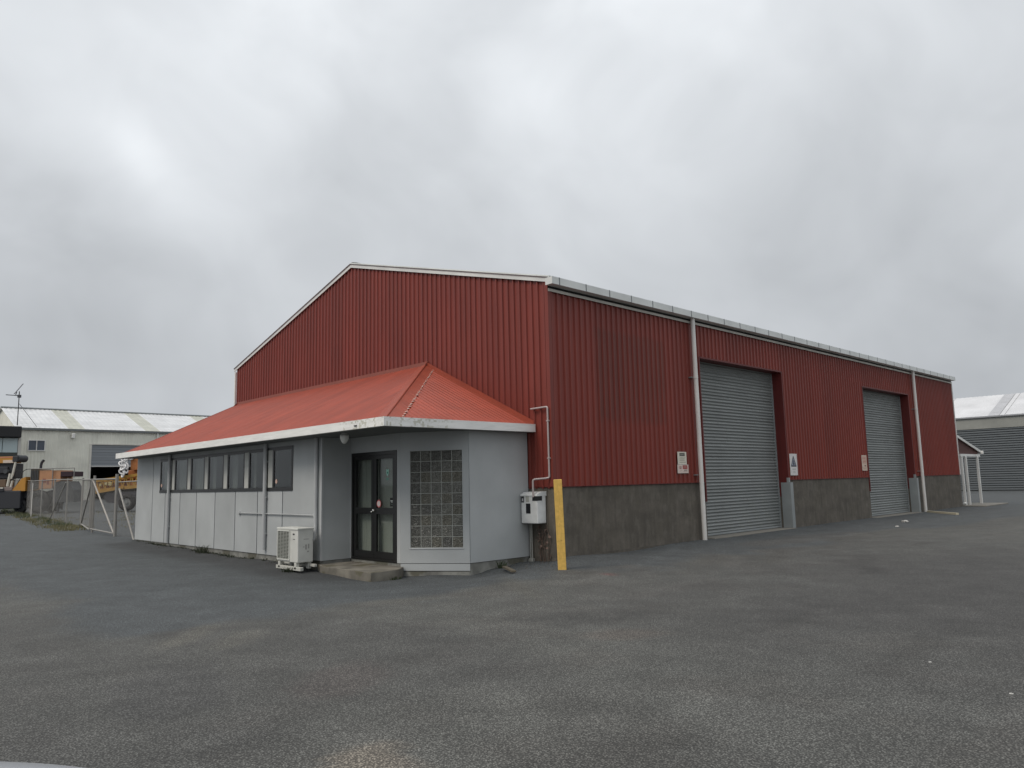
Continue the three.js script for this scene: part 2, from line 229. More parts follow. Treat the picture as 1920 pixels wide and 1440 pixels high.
{
  // gable to the yard
  for (let i = 0, k = 0; i < GX - .01; i += .8, k++) {
    const u = ribBreaks(i, Math.min(GX, i + .8)); if (i < GX / 2 && i + .8 > GX / 2) { u.push(GX / 2); u.sort((a, b) => a - b); }
    obj('cladding_sheet', strip(u.map((q) => [-q, 1.5, ribH(q)]), u.map((q) => [-q, gableY(-q) + .02, ribH(q)]), false), redGable[(k * 7 + (k >> 1)) % 3], shed);
  }
  // long wall with the two doors
  const bottom = (z) => (z < D1[0] - .001 && z > D1[1] + .001) ? D1[2] : (z < D2[0] - .001 && z > D2[1] + .001) ? D2[2] : 1.53;
  const cuts = [0, .8, 1.6, 2.4, 3.2, 4, 4.8, 5.6, 6.13, 6.8, 7.6, 8.4, 9.2, 10, 10.96, 11.6, 12.4, 13.2, 14, 14.8, 15.6, 16.4, 17.55, 18.2, 19, 19.8, 20.6, 21.4, 22.42, 23.2, 24, 24.8, 25.6, 26.4, 27.2, 28, 28.6];
  for (let i = 0; i < cuts.length - 1; i++) { const u = ribBreaks(cuts[i], cuts[i + 1]), b = bottom(-(cuts[i] + cuts[i + 1]) / 2); obj('cladding_sheet', strip(u.map((q) => [ribH(q), b, -q]), u.map((q) => [ribH(q), TOPS + .03, -q]), false), redSide[(i * 5 + (i >> 2)) % 3], shed); }
  // far gable and hidden long wall
  obj('rear_cladding', strip(ribBreaks(0, GX).map((q) => [-q, 1.5, -GZ - ribH(q)]), ribBreaks(0, GX).map((q) => [-q, gableY(-q), -GZ - ribH(q)]), false), redGable[0], shed);
  obj('rear_cladding', strip(ribBreaks(0, GZ).map((q) => [-GX - ribH(q), 1.5, -q]), ribBreaks(0, GZ).map((q) => [-GX - ribH(q), EAVE, -q]), false), redGable[0], shed);
  // lining behind the sheets, closed all round
  const core = std([.10, .09, .085], .9), gp = (x0, x1) => [[x0, 1.4], [x1, 1.4], [x1, gableY(x1) - .03], [-GX / 2, RIDGE - .03], [x0, gableY(x0) - .03]];
  obj('wall_lining', [polyZ(gp(-GX + .02, -.02), -.12, -.02), polyZ(gp(-GX + .02, -.02), -GZ + .02, -GZ + .12), polyX([[-.12, 1.4], [D1[0] + .05, 1.4], [D1[0] + .05, D1[2] + .05], [D1[1] - .05, D1[2] + .05], [D1[1] - .05, 1.4], [D2[0] + .05, 1.4], [D2[0] + .05, D2[2] + .05], [D2[1] - .05, D2[2] + .05], [D2[1] - .05, 1.4], [-GZ + .12, 1.4], [-GZ + .12, EAVE - .05], [-.12, EAVE - .05]], -.10, -.015), box(-GX + .02, 1.4, -.12, -GX + .12, EAVE - .05, -GZ + .12)], core, shed);
  // concrete dado, in the lengths between the doors
  const plinth = (x0, z0, x1, z1) => obj('concrete_base', rbox(x0, -.6, z0, x1, 1.525, z1, .012), dado, shed);
  plinth(-.18, .0, .012, D1[0] + .06); plinth(-.18, D1[1] - .06, .012, D2[0] + .06); plinth(-.18, D2[1] - .06, .012, -GZ); plinth(-GX, -.2, -.184, .004); plinth(-GX, -GZ, -.184, -GZ + .2); plinth(-GX, -.204, -GX + .2, -GZ + .204);
  obj('drip_flashing', [box(-.01, 1.525, .01, .05, 1.54, D1[0] + .03), box(-.01, 1.525, D1[1] - .03, .04, 1.54, D2[0] + .03), box(-.01, 1.525, D2[1] - .03, .04, 1.54, -GZ), box(-.95, 1.526, -.01, .042, 1.541, .04)], redTrim, shed);
  obj('corner_flashing', [box(-.06, 1.542, .041, .046, gableY(0), .045), box(.041, 1.542, .041, .046, 5.95, -.06)], redGable[0], shed);
  obj('corner_flashing', [box(-GX - .09, -.2, .0, -GX - .01, 6.12, .06)], white, shed);
  obj('corner_flashing', [box(.005, 1.54, -GZ - .05, .05, 6.05, -GZ + .02), box(-.2, 1.54, -GZ - .05, .005, 6.1, -GZ - .01)], white, shed);
  // roof and its edges
  const roofM = std([.62, .64, .65], .4, .3, { map: rep(runs, 6, 6) });
  for (const s of [0, 1]) {
    const x = (t) => s ? -GX / 2 - t : -GX / 2 + t, y = (t) => RIDGE + .06 - (RIDGE - EAVE) / (GX / 2) * t;
    const u = ribBreaks(-.1, GZ + .1); obj('roof_sheet', strip(u.map((q) => [x(0), y(0) + ribH(q), -q]), u.map((q) => [x(8.42), y(8.42) + ribH(q), -q]), false), roofM, shed);
    obj('roof_lining', polyZ([[x(0), y(0) - .02], [x(8.3), y(8.3) - .02], [x(8.3), y(8.3) - .1], [x(0), y(0) - .1]], -GZ, -.02), core, shed);
    obj('barge_flashing', polyZ([[x(0), RIDGE + .13], [x(8.42), y(8.42) + .07], [x(8.42), y(8.42) - .085], [x(0), RIDGE - .025]], .044, .066), galvBright, shed);
    obj('barge_flashing', polyZ([[x(0), RIDGE + .13], [x(8.42), y(8.42) + .07], [x(8.42), y(8.42) + .055], [x(0), RIDGE + .115]], -.2, .044), galvBright, shed);
  }
  obj('ridge_cap', [polyZ([[-GX / 2, RIDGE + .15], [-GX / 2 + .25, RIDGE + .085], [-GX / 2 + .25, RIDGE + .095], [-GX / 2, RIDGE + .16], [-GX / 2 - .25, RIDGE + .095], [-GX / 2 - .25, RIDGE + .085]], -GZ - .1, .03)], roofM, shed);
  // box gutter on the long side with its straps
  const gut = part('gutter', shed), z0 = .11, z1 = -GZ + .14 - .0;
  for (let i = 0; i < 8; i++) { const a = z0 + (z1 - z0) * i / 8, b = z0 + (z1 - z0) * (i + 1) / 8 + .004; obj('gutter_length', [box(.255, 6.075, a, .262, 6.245, b), box(.06, 6.075, a, .255, 6.082, b), box(.05, 6.075, a, .057, 6.21, b)], galvBright, gut); }
  obj('gutter_end', box(.05, 6.074, z0, .264, 6.24, z0 + .006), galvBright, gut); obj('gutter_end', box(.05, 6.074, z1, .264, 6.24, z1 - .006), galvBright, gut);
  const sg = merge([box(.262, 6.078, -.014, .267, 6.24, .014), box(.05, 6.245, -.012, .267, 6.250, .012)]); uvBox(sg);
  for (let z = -.16; z > z1 + .1; z -= .885) { const s = meshOf('strap', sg, std([.20, .21, .22], .6, .3), gut); s.position.z = z + rr(-.03, .03); }
  obj('eave_fascia', [box(.042, 5.955, .03, .058, 6.02, -GZ - .02)], cream, shed);
  obj('eave_lining', [box(-.02, 6.0, .02, .034, 6.2, -GZ)], dark, shed);
  // roller doors: every slat of the curtain is one piece
  const slatShape = new THREE.Shape(); { const P = .0945, n = 9; slatShape.moveTo(-.012, 0); for (let i = 0; i <= n; i++) slatShape.lineTo(.011 + .017 * Math.sin(i / n * 2 * Math.PI - .6), i / n * P); slatShape.lineTo(-.012, P); }
  for (const [D, label] of [[D1, 'nearer roller door'], [D2, 'farther roller door']]) {
    const rd = part('roller_door', shed); tag(rd, 'grey steel ' + label + ' with ribbed slats', null);
    const w = D[0] - D[1] - .02; let sgeo = new THREE.ExtrudeGeometry(slatShape, { depth: w, bevelEnabled: false }); sgeo = mergeVertices(sgeo); sgeo.deleteAttribute('uv'); sgeo.setAttribute('uv', new THREE.Float32BufferAttribute(new Float32Array(sgeo.attributes.position.count * 2), 2));
    sgeo = flat(sgeo); sgeo.computeVertexNormals(); uvBox(sgeo);
    const nS = Math.ceil((D[2] - .06) / .0945);
    for (let i = 0; i < nS; i++) { const m = meshOf('slat', sgeo, shutter[(i * 7 + (i >> 2)) % 3], rd); m.position.set(-.33 + rr(-.003, .003), .085 + i * .0945, D[1] + .01); }
    obj('bottom_rail', rbox(-.352, .03, D[1] + .02, -.30, .084, D[0] - .02, .006), galv, rd);
    obj('guide_rail', [box(-.36, 0, D[1], -.285, D[2], D[1] + .05)], galv, rd); obj('guide_rail', [box(-.36, 0, D[0] - .05, -.285, D[2], D[0])], galv, rd);
    obj('roller_hood', box(-.75, D[2] - .45, D[1] - .05, -.37, D[2] + .2, D[0] + .05), dark, rd);
    obj('door_jamb', [box(-.36, 1.0, D[1] - .055, .044, D[2] + .04, D[1] - .002)], redTrim, shed); obj('door_jamb', [box(-.36, 1.0, D[0] + .002, .044, D[2] + .04, D[0] + .055)], redTrim, shed);
    obj('door_head', [box(-.36, D[2] + .002, D[1], .046, D[2] + .05, D[0])], redTrim, shed);
    obj('jamb_concrete', [box(-.40, -.5, D[1] - .06, -.0, 1.5, D[1] - .004)], dado, shed); obj('jamb_concrete', [box(-.40, -.5, D[0] + .004, -.0, 1.5, D[0] + .06)], dado, shed);
    obj('door_guard', [rbox(-.22, -.1, D[1] + .004, .10, 1.45, D[1] + .016, .004), rbox(.088, -.1, D[1] - .17, .10, 1.45, D[1] + .004, .004), rbox(-.02, 1.45, D[1] - .06, .06, 1.60, D[1] + .012, .004)], galv, shed);
    obj('threshold', [box(-.5, -.3, D[1] - .02, .22, .018, D[0] + .02)], slabMat, shed);
    obj('door_backing', box(-.9, 0, D[1] - .06, -.85, D[2] + .2, D[0] + .06), dark, shed);
  }
  // downpipes
  for (const [zt, zb] of [[-5.70, -5.72], [-22.95, -22.98]]) {
    const dp = part('downpipe', shed); dp.userData.label = 'white round downpipe from the eave gutter';
    obj('pipe', [bar(V(.155, -.05, zb), V(.155, 6.08, zt), .062, .062, 20), bar(V(.155, 4.38, zt), V(.155, 4.46, zt), .068, .068, 20)], whitePVC, dp);
    for (const y of [4.42, 1.74]) obj('bracket', [box(.0, y - .012, zt + .05, .05, y + .012, zt + .13), box(.02, y - .012, zt - .08, .10, y + .012, zt + .12)], galv, dp);
  }
}

// ------------------------------------------------------------------ office annex
const office = thing('office_annex', 'low grey office lean-to with corrugated red roof and white gutter fascia', 'office');
const FZ = 3.43, DZ = 2.67, RX = -3.99, AX = -2.0, BX = -.75, BZ = 1.8, LX = -16.72, ST = 2.78;
{
  const J = [-15.09, -13.91, -12.62, -11.31, -9.95, -8.60, -7.25, -5.88], gp = .02, wl = -14.42, wr = -5.36, wb = 1.59, wt = 2.65;
  const edges = [LX, ...J, RX];
  for (let i = 0; i < edges.length - 1; i++) {
    const a = edges[i] + (i ? gp : 0), b = edges[i + 1] - (i < edges.length - 2 ? gp : 0); let p;
    if (b <= wl) p = [[a, 0], [b, 0], [b, ST], [a, ST]];
    else if (a < wl) p = [[a, 0], [b, 0], [b, wb], [wl, wb], [wl, ST], [a, ST]];
    else if (b > wr) p = [[a, 0], [b, 0], [b, ST], [wr, ST], [wr, wb], [a, wb]];
    else p = [[a, 0], [b, 0], [b, wb], [a, wb]];
    obj('wall_panel', polyZ(p, FZ - .028, FZ), greyPaint[(i * 2) % 3], office);
  }
  obj('wall_panel', polyZ([[wl + .002, wt], [wr - .002, wt], [wr - .002, ST], [wl + .002, ST]], FZ - .028, FZ), greyPaint[1], office);
  obj('wall_backing', [polyZ([[LX + .01, -.3], [RX - .03, -.3], [RX - .03, ST], [LX + .01, ST]], FZ - .12, FZ - .029, [[[wl + .004, wb + .004], [wr - .004, wb + .004], [wr - .004, wt - .004], [wl + .004, wt - .004]]])], jointDark, office);
  // left end wall, porch return, door wall, chamfer and right wall
  obj('wall_panel', box(LX, -.005, .01, LX + .1, ST, FZ - .13), greyPaint[0], office);
  obj('wall_panel', box(RX - .1, 0, DZ - .1, RX, ST, FZ - .0285), greyPaint[1], office);
  const dl = -3.95, dr = -2.13, dh = 2.41;
  obj('wall_panel', polyZ([[RX + .001, dh], [dl, dh], [dl, 0], [RX + .001, 0]], DZ - .1, DZ), greyPaint[0], office);
  obj('wall_panel', polyZ([[dr, 0], [AX - .002, 0], [AX - .002, ST], [RX + .001, ST], [RX + .001, dh + .001], [dr, dh + .001]], DZ - .1, DZ + .0), greyPaint[2], office);
  obj('corner_trim', [box(RX - .05, 0, FZ, RX + .008, ST, FZ + .008), box(RX, 0, FZ - .04, RX + .008, ST, FZ - .0)], greyTrim, office);
  obj('wall_panel', box(BX - .1, 0, .03, BX, ST, BZ - .02), greyPaint[0], office);
  const ch = part('chamfer_wall', office); const ang = Math.atan2(DZ - BZ, BX - AX), CL = Math.hypot(BX - AX, BZ - DZ); ch.position.set(AX, 0, DZ); ch.rotation.y = ang;
  const g0 = .22, g1 = 1.38, gb = .32, gt = 2.37;
  obj('wall_panel', polyZ([[0, 0], [CL, 0], [CL, ST], [0, ST]], -.1, 0, [[[g0, gb], [g1, gb], [g1, gt], [g0, gt]]]), greyPaint[1], ch);
  obj('plinth', [box(.0, -.45, -.1, CL - .01, -.17, -.008)], plinthMat, ch); obj('skirting_board', [box(0.0, -.155, -.1, CL, -.012, .004)], greyPaint[2], ch);
  // plinth under the cladding
  obj('plinth', [box(LX + .02, -.5, FZ - .12, RX - .02, -.006, FZ - .022)], plinthMat, office);
  obj('plinth', [box(BX - .1, -.5, .03, BX - .012, -.01, BZ)], plinthMat, office);
  obj('plinth', [box(RX - .08, -.5, DZ, RX - .01, -.01, FZ - .03), box(RX, -.5, DZ - .1, AX, -.01, DZ - .01)], plinthMat, office);
  // strip of seven windows with pale mullion boards
  const Mu = [[-13.33, -13.12], [-12.03, -11.81], [-10.72, -10.50], [-9.38, -9.15], [-8.04, -7.80], [-6.66, -6.42]];
  const winEdges = [wl, ...Mu.flat(), wr], t = .075;
  for (let i = 0; i < 7; i++) {
    const a = winEdges[2 * i] + .003, b = winEdges[2 * i + 1] - .003, w = part('window', office);
    obj('frame', polyZ([[a, wb + .003], [b, wb + .003], [b, wt - .003], [a, wt - .003]], FZ - .06, FZ + .012, [[[a + t, wb + .07], [b - t, wb + .07], [b - t, wt - .075], [a + t, wt - .075]]]), blackAlu, w);
    obj('pane', box(a + t - .01, wb + .06, FZ - .006, b - t + .01, wt - .065, FZ - .002), glass, w, true);
    if (i === 0 || i === 6) { const s = obj('sticker', new THREE.CylinderGeometry(.055, .055, .002, 20).rotateX(Math.PI / 2).translate(a + t + (i ? .12 : .06), wb + .22, FZ + .001), std([.62, .42, .34], .6), w); s.userData.label = 'round pale sticker'; }
  }
  for (const [a, b] of Mu) obj('mullion_board', [rbox(a, wb + .07, FZ - .04, b, wt - .05, FZ + .012, .004)], std([.60, .61, .58], .6, 0, { map: rep(mottle, 1, 1) }), office);
  obj('window_rail', [box(wl, wb - .012, FZ + .0, wr, wb + .066, FZ + .02), box(wl, wt - .046, FZ + .0, wr, wt + .012, FZ + .02)], blackAlu, office);
  // blinds and a plain room behind the glass
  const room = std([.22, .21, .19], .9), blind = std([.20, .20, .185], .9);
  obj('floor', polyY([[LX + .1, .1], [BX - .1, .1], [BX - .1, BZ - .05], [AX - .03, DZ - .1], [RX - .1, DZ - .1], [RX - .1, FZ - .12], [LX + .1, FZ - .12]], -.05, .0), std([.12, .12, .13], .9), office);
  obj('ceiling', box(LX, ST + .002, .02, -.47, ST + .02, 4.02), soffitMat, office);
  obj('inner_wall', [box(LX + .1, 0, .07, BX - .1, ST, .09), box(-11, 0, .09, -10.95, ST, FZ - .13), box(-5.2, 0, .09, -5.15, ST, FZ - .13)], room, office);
  const slatW = .09;
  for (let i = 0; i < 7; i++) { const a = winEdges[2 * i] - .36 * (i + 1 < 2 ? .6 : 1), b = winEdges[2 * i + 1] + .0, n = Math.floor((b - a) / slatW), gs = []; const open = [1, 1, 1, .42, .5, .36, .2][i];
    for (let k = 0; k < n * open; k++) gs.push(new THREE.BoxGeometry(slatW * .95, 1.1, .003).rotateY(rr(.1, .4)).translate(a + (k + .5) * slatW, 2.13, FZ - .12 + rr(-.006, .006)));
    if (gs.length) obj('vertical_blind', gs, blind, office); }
  // glazed double door
  const dd = part('double_door', office);
  obj('door_frame', polyZ([[dl + .003, .004], [dr - .003, .004], [dr - .003, dh - .003], [dl + .003, dh - .003]], DZ - .08, DZ + .012, [[[dl + .07, .05], [dr - .07, .05], [dr - .07, dh - .08], [dl + .07, dh - .08]]]), blackAlu, dd);
  const mid = (dl + dr) / 2;
  for (const [a, b] of [[dl + .073, mid - .003], [mid + .003, dr - .073]]) {
    const s = .10, L = [a + s, b - s]; obj('door_leaf', polyZ([[a, .054], [b, .054], [b, dh - .084], [a, dh - .084]], DZ - .055, DZ - .008, [[[L[0], .20], [L[1], .20], [L[1], 1.02], [L[0], 1.02]], [[L[0], 1.16], [L[1], 1.16], [L[1], dh - .17], [L[0], dh - .17]]]), blackAlu, dd);
    obj('door_pane', box(L[0] - .01, .19, DZ - .034, L[1] + .01, 1.03, DZ - .030), glass, dd, true); obj('door_pane', box(L[0] - .01, 1.15, DZ - .034, L[1] + .01, dh - .16, DZ - .030), glass, dd, true);
  }
  obj('door_handle', [new THREE.SphereGeometry(.032, 14, 10).translate(mid + .045, 1.10, DZ + .03), bar(V(mid + .045, 1.10, DZ - .01), V(mid + .045, 1.10, DZ + .03), .014), new THREE.SphereGeometry(.024, 14, 10).translate(mid - .05, 1.07, DZ + .02), bar(V(mid - .05, 1.07, DZ - .01), V(mid - .05, 1.07, DZ + .02), .012)], std([.75, .75, .73], .25, .9), dd);
  const cv = (w, h, f) => { const c = document.createElement('canvas'); c.width = w; c.height = h; f(c.getContext('2d')); const q = new THREE.CanvasTexture(c); q.colorSpace = THREE.SRGBColorSpace; q.magFilter = THREE.LinearFilter; return q; };
  const decal = (name, x0, y0, x1, y1, z, map, parent, alpha) => { const m = meshOf(name, new THREE.BoxGeometry(x1 - x0, y1 - y0, .002).translate((x0 + x1) / 2, (y0 + y1) / 2, z), std([1, 1, 1], .6, 0, alpha ? { map, transparent: true, alphaTest: .5 } : { map }), parent); return m; };
  decal('sticker', -2.62, 1.72, -2.42, 2.04, DZ - .024, cv(128, 200, (c) => { c.fillStyle = '#9fcfc0'; c.beginPath(); c.moveTo(30, 40); c.lineTo(64, 30); c.lineTo(100, 20); c.lineTo(92, 80); c.lineTo(64, 120); c.lineTo(36, 90); c.fill(); c.fillStyle = '#2d7d68'; c.beginPath(); c.arc(64, 70, 14, 0, 7); c.fill(); c.fillStyle = '#4fa58c'; c.fillRect(34, 140, 62, 12); c.fillRect(40, 160, 50, 10); }), dd, true).userData.label = 'pale green shield sticker';
  { const s = obj('sticker', new THREE.CylinderGeometry(.085, .085, .002, 28).rotateX(Math.PI / 2).translate(-2.83, 1.25, DZ - .005), std([.55, .13, .13], .6), dd); s.userData.label = 'round red sticker';
    obj('sticker_face', new THREE.CylinderGeometry(.062, .062, .002, 28).rotateX(Math.PI / 2).translate(-2.83, 1.25, DZ - .003), std([.70, .60, .58], .6), dd); }
  decal('sticker', -2.42, 1.19, -2.24, 1.38, DZ - .022, cv(128, 128, (c) => { c.fillStyle = '#101312'; c.fillRect(0, 0, 128, 128); c.fillStyle = '#cfd6d2'; c.fillRect(12, 40, 104, 12); c.fillRect(30, 60, 70, 8); c.fillStyle = '#5c665f'; c.fillRect(22, 90, 84, 10); }), dd).userData.label = 'small black opening notice';
  { const gs = []; for (let k = 0; k < 25; k++) gs.push(new THREE.BoxGeometry(.09, 2.3, .004).rotateY(rr(-.3, .3)).translate(dl - .28 + k * .084, 1.15, DZ - .19 + rr(-.012, .012))); obj('vertical_blind', gs, std([.50, .49, .44], .9), office); }
  // glass block window: forty-five blocks in a grout grid
  const gw = part('glass_block_window', ch), bw = (g1 - g0) / 5, bh = (gt - gb) / 9;
  const bump = tex(256, 256, (u, v) => { const k = 128 + 110 * Math.sin((fbm(u * 5, v * 5, 3, 201, 5) * 5 + u * 3) * 6.28) * .5 + (fbm(u * 14, v * 14, 3, 203, 14) - .5) * 140; return [k, k, k]; }, false);
  const blockTone = [[.15, .15, .135], [.135, .135, .12], [.105, .105, .095], [.16, .16, .14], [.14, .135, .11]];
  const blocks = blockTone.map((q, i) => std([q[0] * 1.1, q[1] * 1.1, q[2] * 1.1], .08, 0, { bumpMap: rep(bump, .36, .36, i * .19, i * .31), bumpScale: .035 }));
  const grout = std([.38, .39, .36], .8); const gg = [box(g0, gb, -.085, g1, gt, -.07)];
  for (let i = 0; i <= 5; i++) gg.push(box(g0 + i * bw - .006, gb, -.07, g0 + i * bw + .006, gt, -.018)); for (let j = 0; j <= 9; j++) gg.push(box(g0, gb + j * bh - .006, -.069, g1, gb + j * bh + .006, -.019));
  obj('grout_grid', gg, grout, gw);
  const bgeo = new RoundedBoxGeometry(bw - .014, bh - .014, .05, 2, .012);
  for (let j = 0; j < 9; j++) for (let i = 0; i < 5; i++) { const g = bgeo.clone().translate(g0 + (i + .5) * bw, gb + (j + .5) * bh, -.044); const k = clamp(i === 0 ? 2 : Math.floor(rnd() * 5), 0, 4); const m = meshOf('glass_block', uvBox(flat(g)), blocks[k], gw); m.rotation.set(0, 0, 0); }
  obj('sill', rbox(g0 - .02, gb - .03, -.06, g1 + .02, gb - .004, .012, .005), greyTrim, ch);
  // roof: fine corrugated iron, one hip at the porch corner, flashings with pale sealant dabs
  const pr = 1.91 / 4.05, ry = (d) => 4.81 - pr * d, PK = -4.55, ED = 4.05, cor = (u) => .032 * Math.pow(.5 + .5 * Math.cos(u / .1524 * 2 * Math.PI), 2.2);
  const rf = part('roof', office);
  const sheetW = .762;
  for (let a = -16.42, k = 0; a < PK + ED - .02; a += sheetW, k++) {
    const b = Math.min(a + sheetW, PK + ED - .01), n = Math.ceil((b - a) / .0127), A = [], B = [];
    for (let i = 0; i <= n; i++) { const x = a + (b - a) * i / n, d0 = Math.max(.0, x - PK), h = cor(x); A.push([x, ry(d0) + h, d0 + .03]); B.push([x, ry(ED) + h, ED]); }
    obj('roof_sheet', strip(B, A), roofRed[(k * 5 + 1) % 3], rf);
  }
  for (let a = 0, k = 0; a < ED - .02; a += sheetW, k++) {
    const b = Math.min(a + sheetW, ED - .01), n = Math.ceil((b - a) / .0127), A = [], B = [];
    for (let i = 0; i <= n; i++) { const z = a + (b - a) * i / n, h = cor(z); A.push([PK + z, ry(z) + h, z + .03]); B.push([PK + ED, ry(ED) + h, z + .03]); }
    obj('roof_sheet', strip(A, B), roofRed[(k * 4 + 2) % 3], rf);
  }
  const H0 = V(PK, ry(0) + .03, .03), H1 = V(PK + ED - .02, ry(ED) + .03, ED);
  const hipWing = (dx, dz) => { const q = [[H0.x, H0.y + .012, H0.z], [H1.x, H1.y + .012, H1.z]], w = .30, o = [[H0.x + dx * w, H0.y - .012 - (dx > 0 ? pr * w : 0) * 1 + (dz ? 0 : 0), H0.z + dz * w], [H1.x + dx * w, H1.y - .012, H1.z + dz * w]]; return [q, o]; };
  // two wings of the hip cap: each lies on its own roof plane, 0.24 m wide
  const wingA = [[H0.x, H0.y + .012, H0.z], [H1.x, H1.y + .012, H1.z]], up = .022;
  obj('hip_cap', [strip([[PK - .34, ry(0) + up, .03], [PK + ED - .36, ry(ED) + up, ED]], wingA, false), bar(H0.clone().add(V(0, .004, 0)), H1.clone().add(V(0, .004, 0)), .028, .028, 8)], roofCap, rf);
  obj('hip_cap', [strip(wingA, [[PK + .34 + .0, ry(.34) + up, .03], [PK + ED, ry(ED) + up, ED - .36]], false)], roofCap, rf);
  obj('sealant_dab', Array.from({ length: 34 }, (_, i) => { const t = (i + rr(.2, .8)) / 34, x = PK + .34 + t * (ED - .34), z = .03 + t * (ED - .39), s = i > 16 && rnd() > .3 ? 1.5 : 1; return new THREE.SphereGeometry(.019, 6, 5).scale(rr(1, 1.5) * s, .5, rr(1.0, 1.6) * s).translate(x - .005, ry(x - PK) + .025, z); }), std([.74, .64, .57], .8), rf).userData.kind = 'stuff';
  obj('apron_flashing', [polyX([[.02, 4.80], [.24, 4.80 - pr * .24 + .03], [.24, 4.80 - pr * .24 + .022], [.036, 4.79], [.036, 4.93], [.03, 4.93]], -16.44, PK + .1)], std([.30, .085, .06], .6, 0, { map: rep(mottle, 2, 2) }), rf);
  { const f = (x, o) => [x, ry(x - PK) + o, 0]; obj('apron_flashing', polyZ([[PK, ry(0) + .13], [PK + ED, ry(ED) + .13], [PK + ED, ry(ED) + .0], [PK, ry(0) + .0]], .043, .05), roofCap, rf); obj('apron_flashing', strip([[PK, ry(0) + .03, .04], [PK + ED, ry(ED) + .03, .04]], [[PK + .12, ry(.12) + .028, .17], [PK + ED, ry(ED) + .028, .17]], false), roofCap, rf); }
  obj('verge_flashing', [beam(V(-16.44, ry(0) + .02, .03), V(-16.44, ry(ED) + .02, ED), .09, .03)], roofCap, rf);
  obj('roof_lining', [polyX([[.05, ry(0) - .03], [ED, ry(ED) - .03], [ED, ST + .022], [.05, ST + .022]], -16.5, PK), polyZ([[PK, ry(0) - .03], [PK + ED - .05, ry(ED) - .03], [PK + ED - .05, ST + .022], [PK, ST + .022]], .05, .09)], greyPaint[0], rf);
  // gutter fascia along the front, round the corner and back to the gable
  const gf = part('gutter', office);
  obj('gutter_front', [box(-16.8, 2.785, 4.115, -.462, 2.95, 4.13), box(-16.8, 2.775, 4.03, -.462, 2.785, 4.13), box(-16.8, 2.785, 4.03, -.47, 2.9, 4.04), box(-16.8, 2.785, 4.04, -16.79, 2.95, 4.115)], fascia, gf);
  obj('gutter_side', [box(-.475, 2.785, .04, -.46, 2.951, 4.132), box(-.56, 2.774, .04, -.46, 2.785, 4.132), box(-.56, 2.785, .04, -.55, 2.9, 4.03), box(-.55, 2.785, .04, -.475, 2.95, .05)], fasciaSide, gf);
  obj('gutter_outlet', [rbox(-1.5, 2.83, 4.126, -1.4, 2.85, 4.15, .006)], dark, gf);
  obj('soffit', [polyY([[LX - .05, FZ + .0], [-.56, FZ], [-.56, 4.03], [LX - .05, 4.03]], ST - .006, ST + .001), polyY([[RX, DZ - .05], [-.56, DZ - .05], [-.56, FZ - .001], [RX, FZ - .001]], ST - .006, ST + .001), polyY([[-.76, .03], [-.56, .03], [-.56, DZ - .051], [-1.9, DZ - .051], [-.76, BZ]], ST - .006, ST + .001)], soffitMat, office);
  // downpipes, service pipes
  for (const [x, y] of [[-13.46, .02], [-6.73, .12]]) { const dp = part('downpipe', office); obj('pipe', [bar(V(x, y, FZ + .055), V(x, ST, FZ + .055), .05, .05, 14)], greyTrim, dp); for (const yy of [.5, 1.4, 2.3]) obj('bracket', [box(x - .07, yy, FZ, x + .07, yy + .025, FZ + .06)], greyTrim, dp); }
  obj('service_pipe', [tubeOf([V(-4.17, ST, FZ + .05), V(-4.17, 2.2, FZ + .05), V(-4.17, 1.2, FZ + .05), V(-4.16, .78, FZ + .05), V(-4.14, .58, FZ + .09), V(-4.06, .47, FZ + .17), V(-4.0, .46, FZ + .24)], .045, 60, 12)], greyTrim, office);
  obj('handrail_pipe', [bar(V(-8.28, 1.01, FZ + .035), V(-4.25, 1.01, FZ + .035), .014), rbox(-8.32, .97, FZ, -8.24, 1.05, FZ + .05, .008), rbox(-4.3, .97, FZ, -4.2, 1.05, FZ + .05, .008)], greyTrim, office);
}
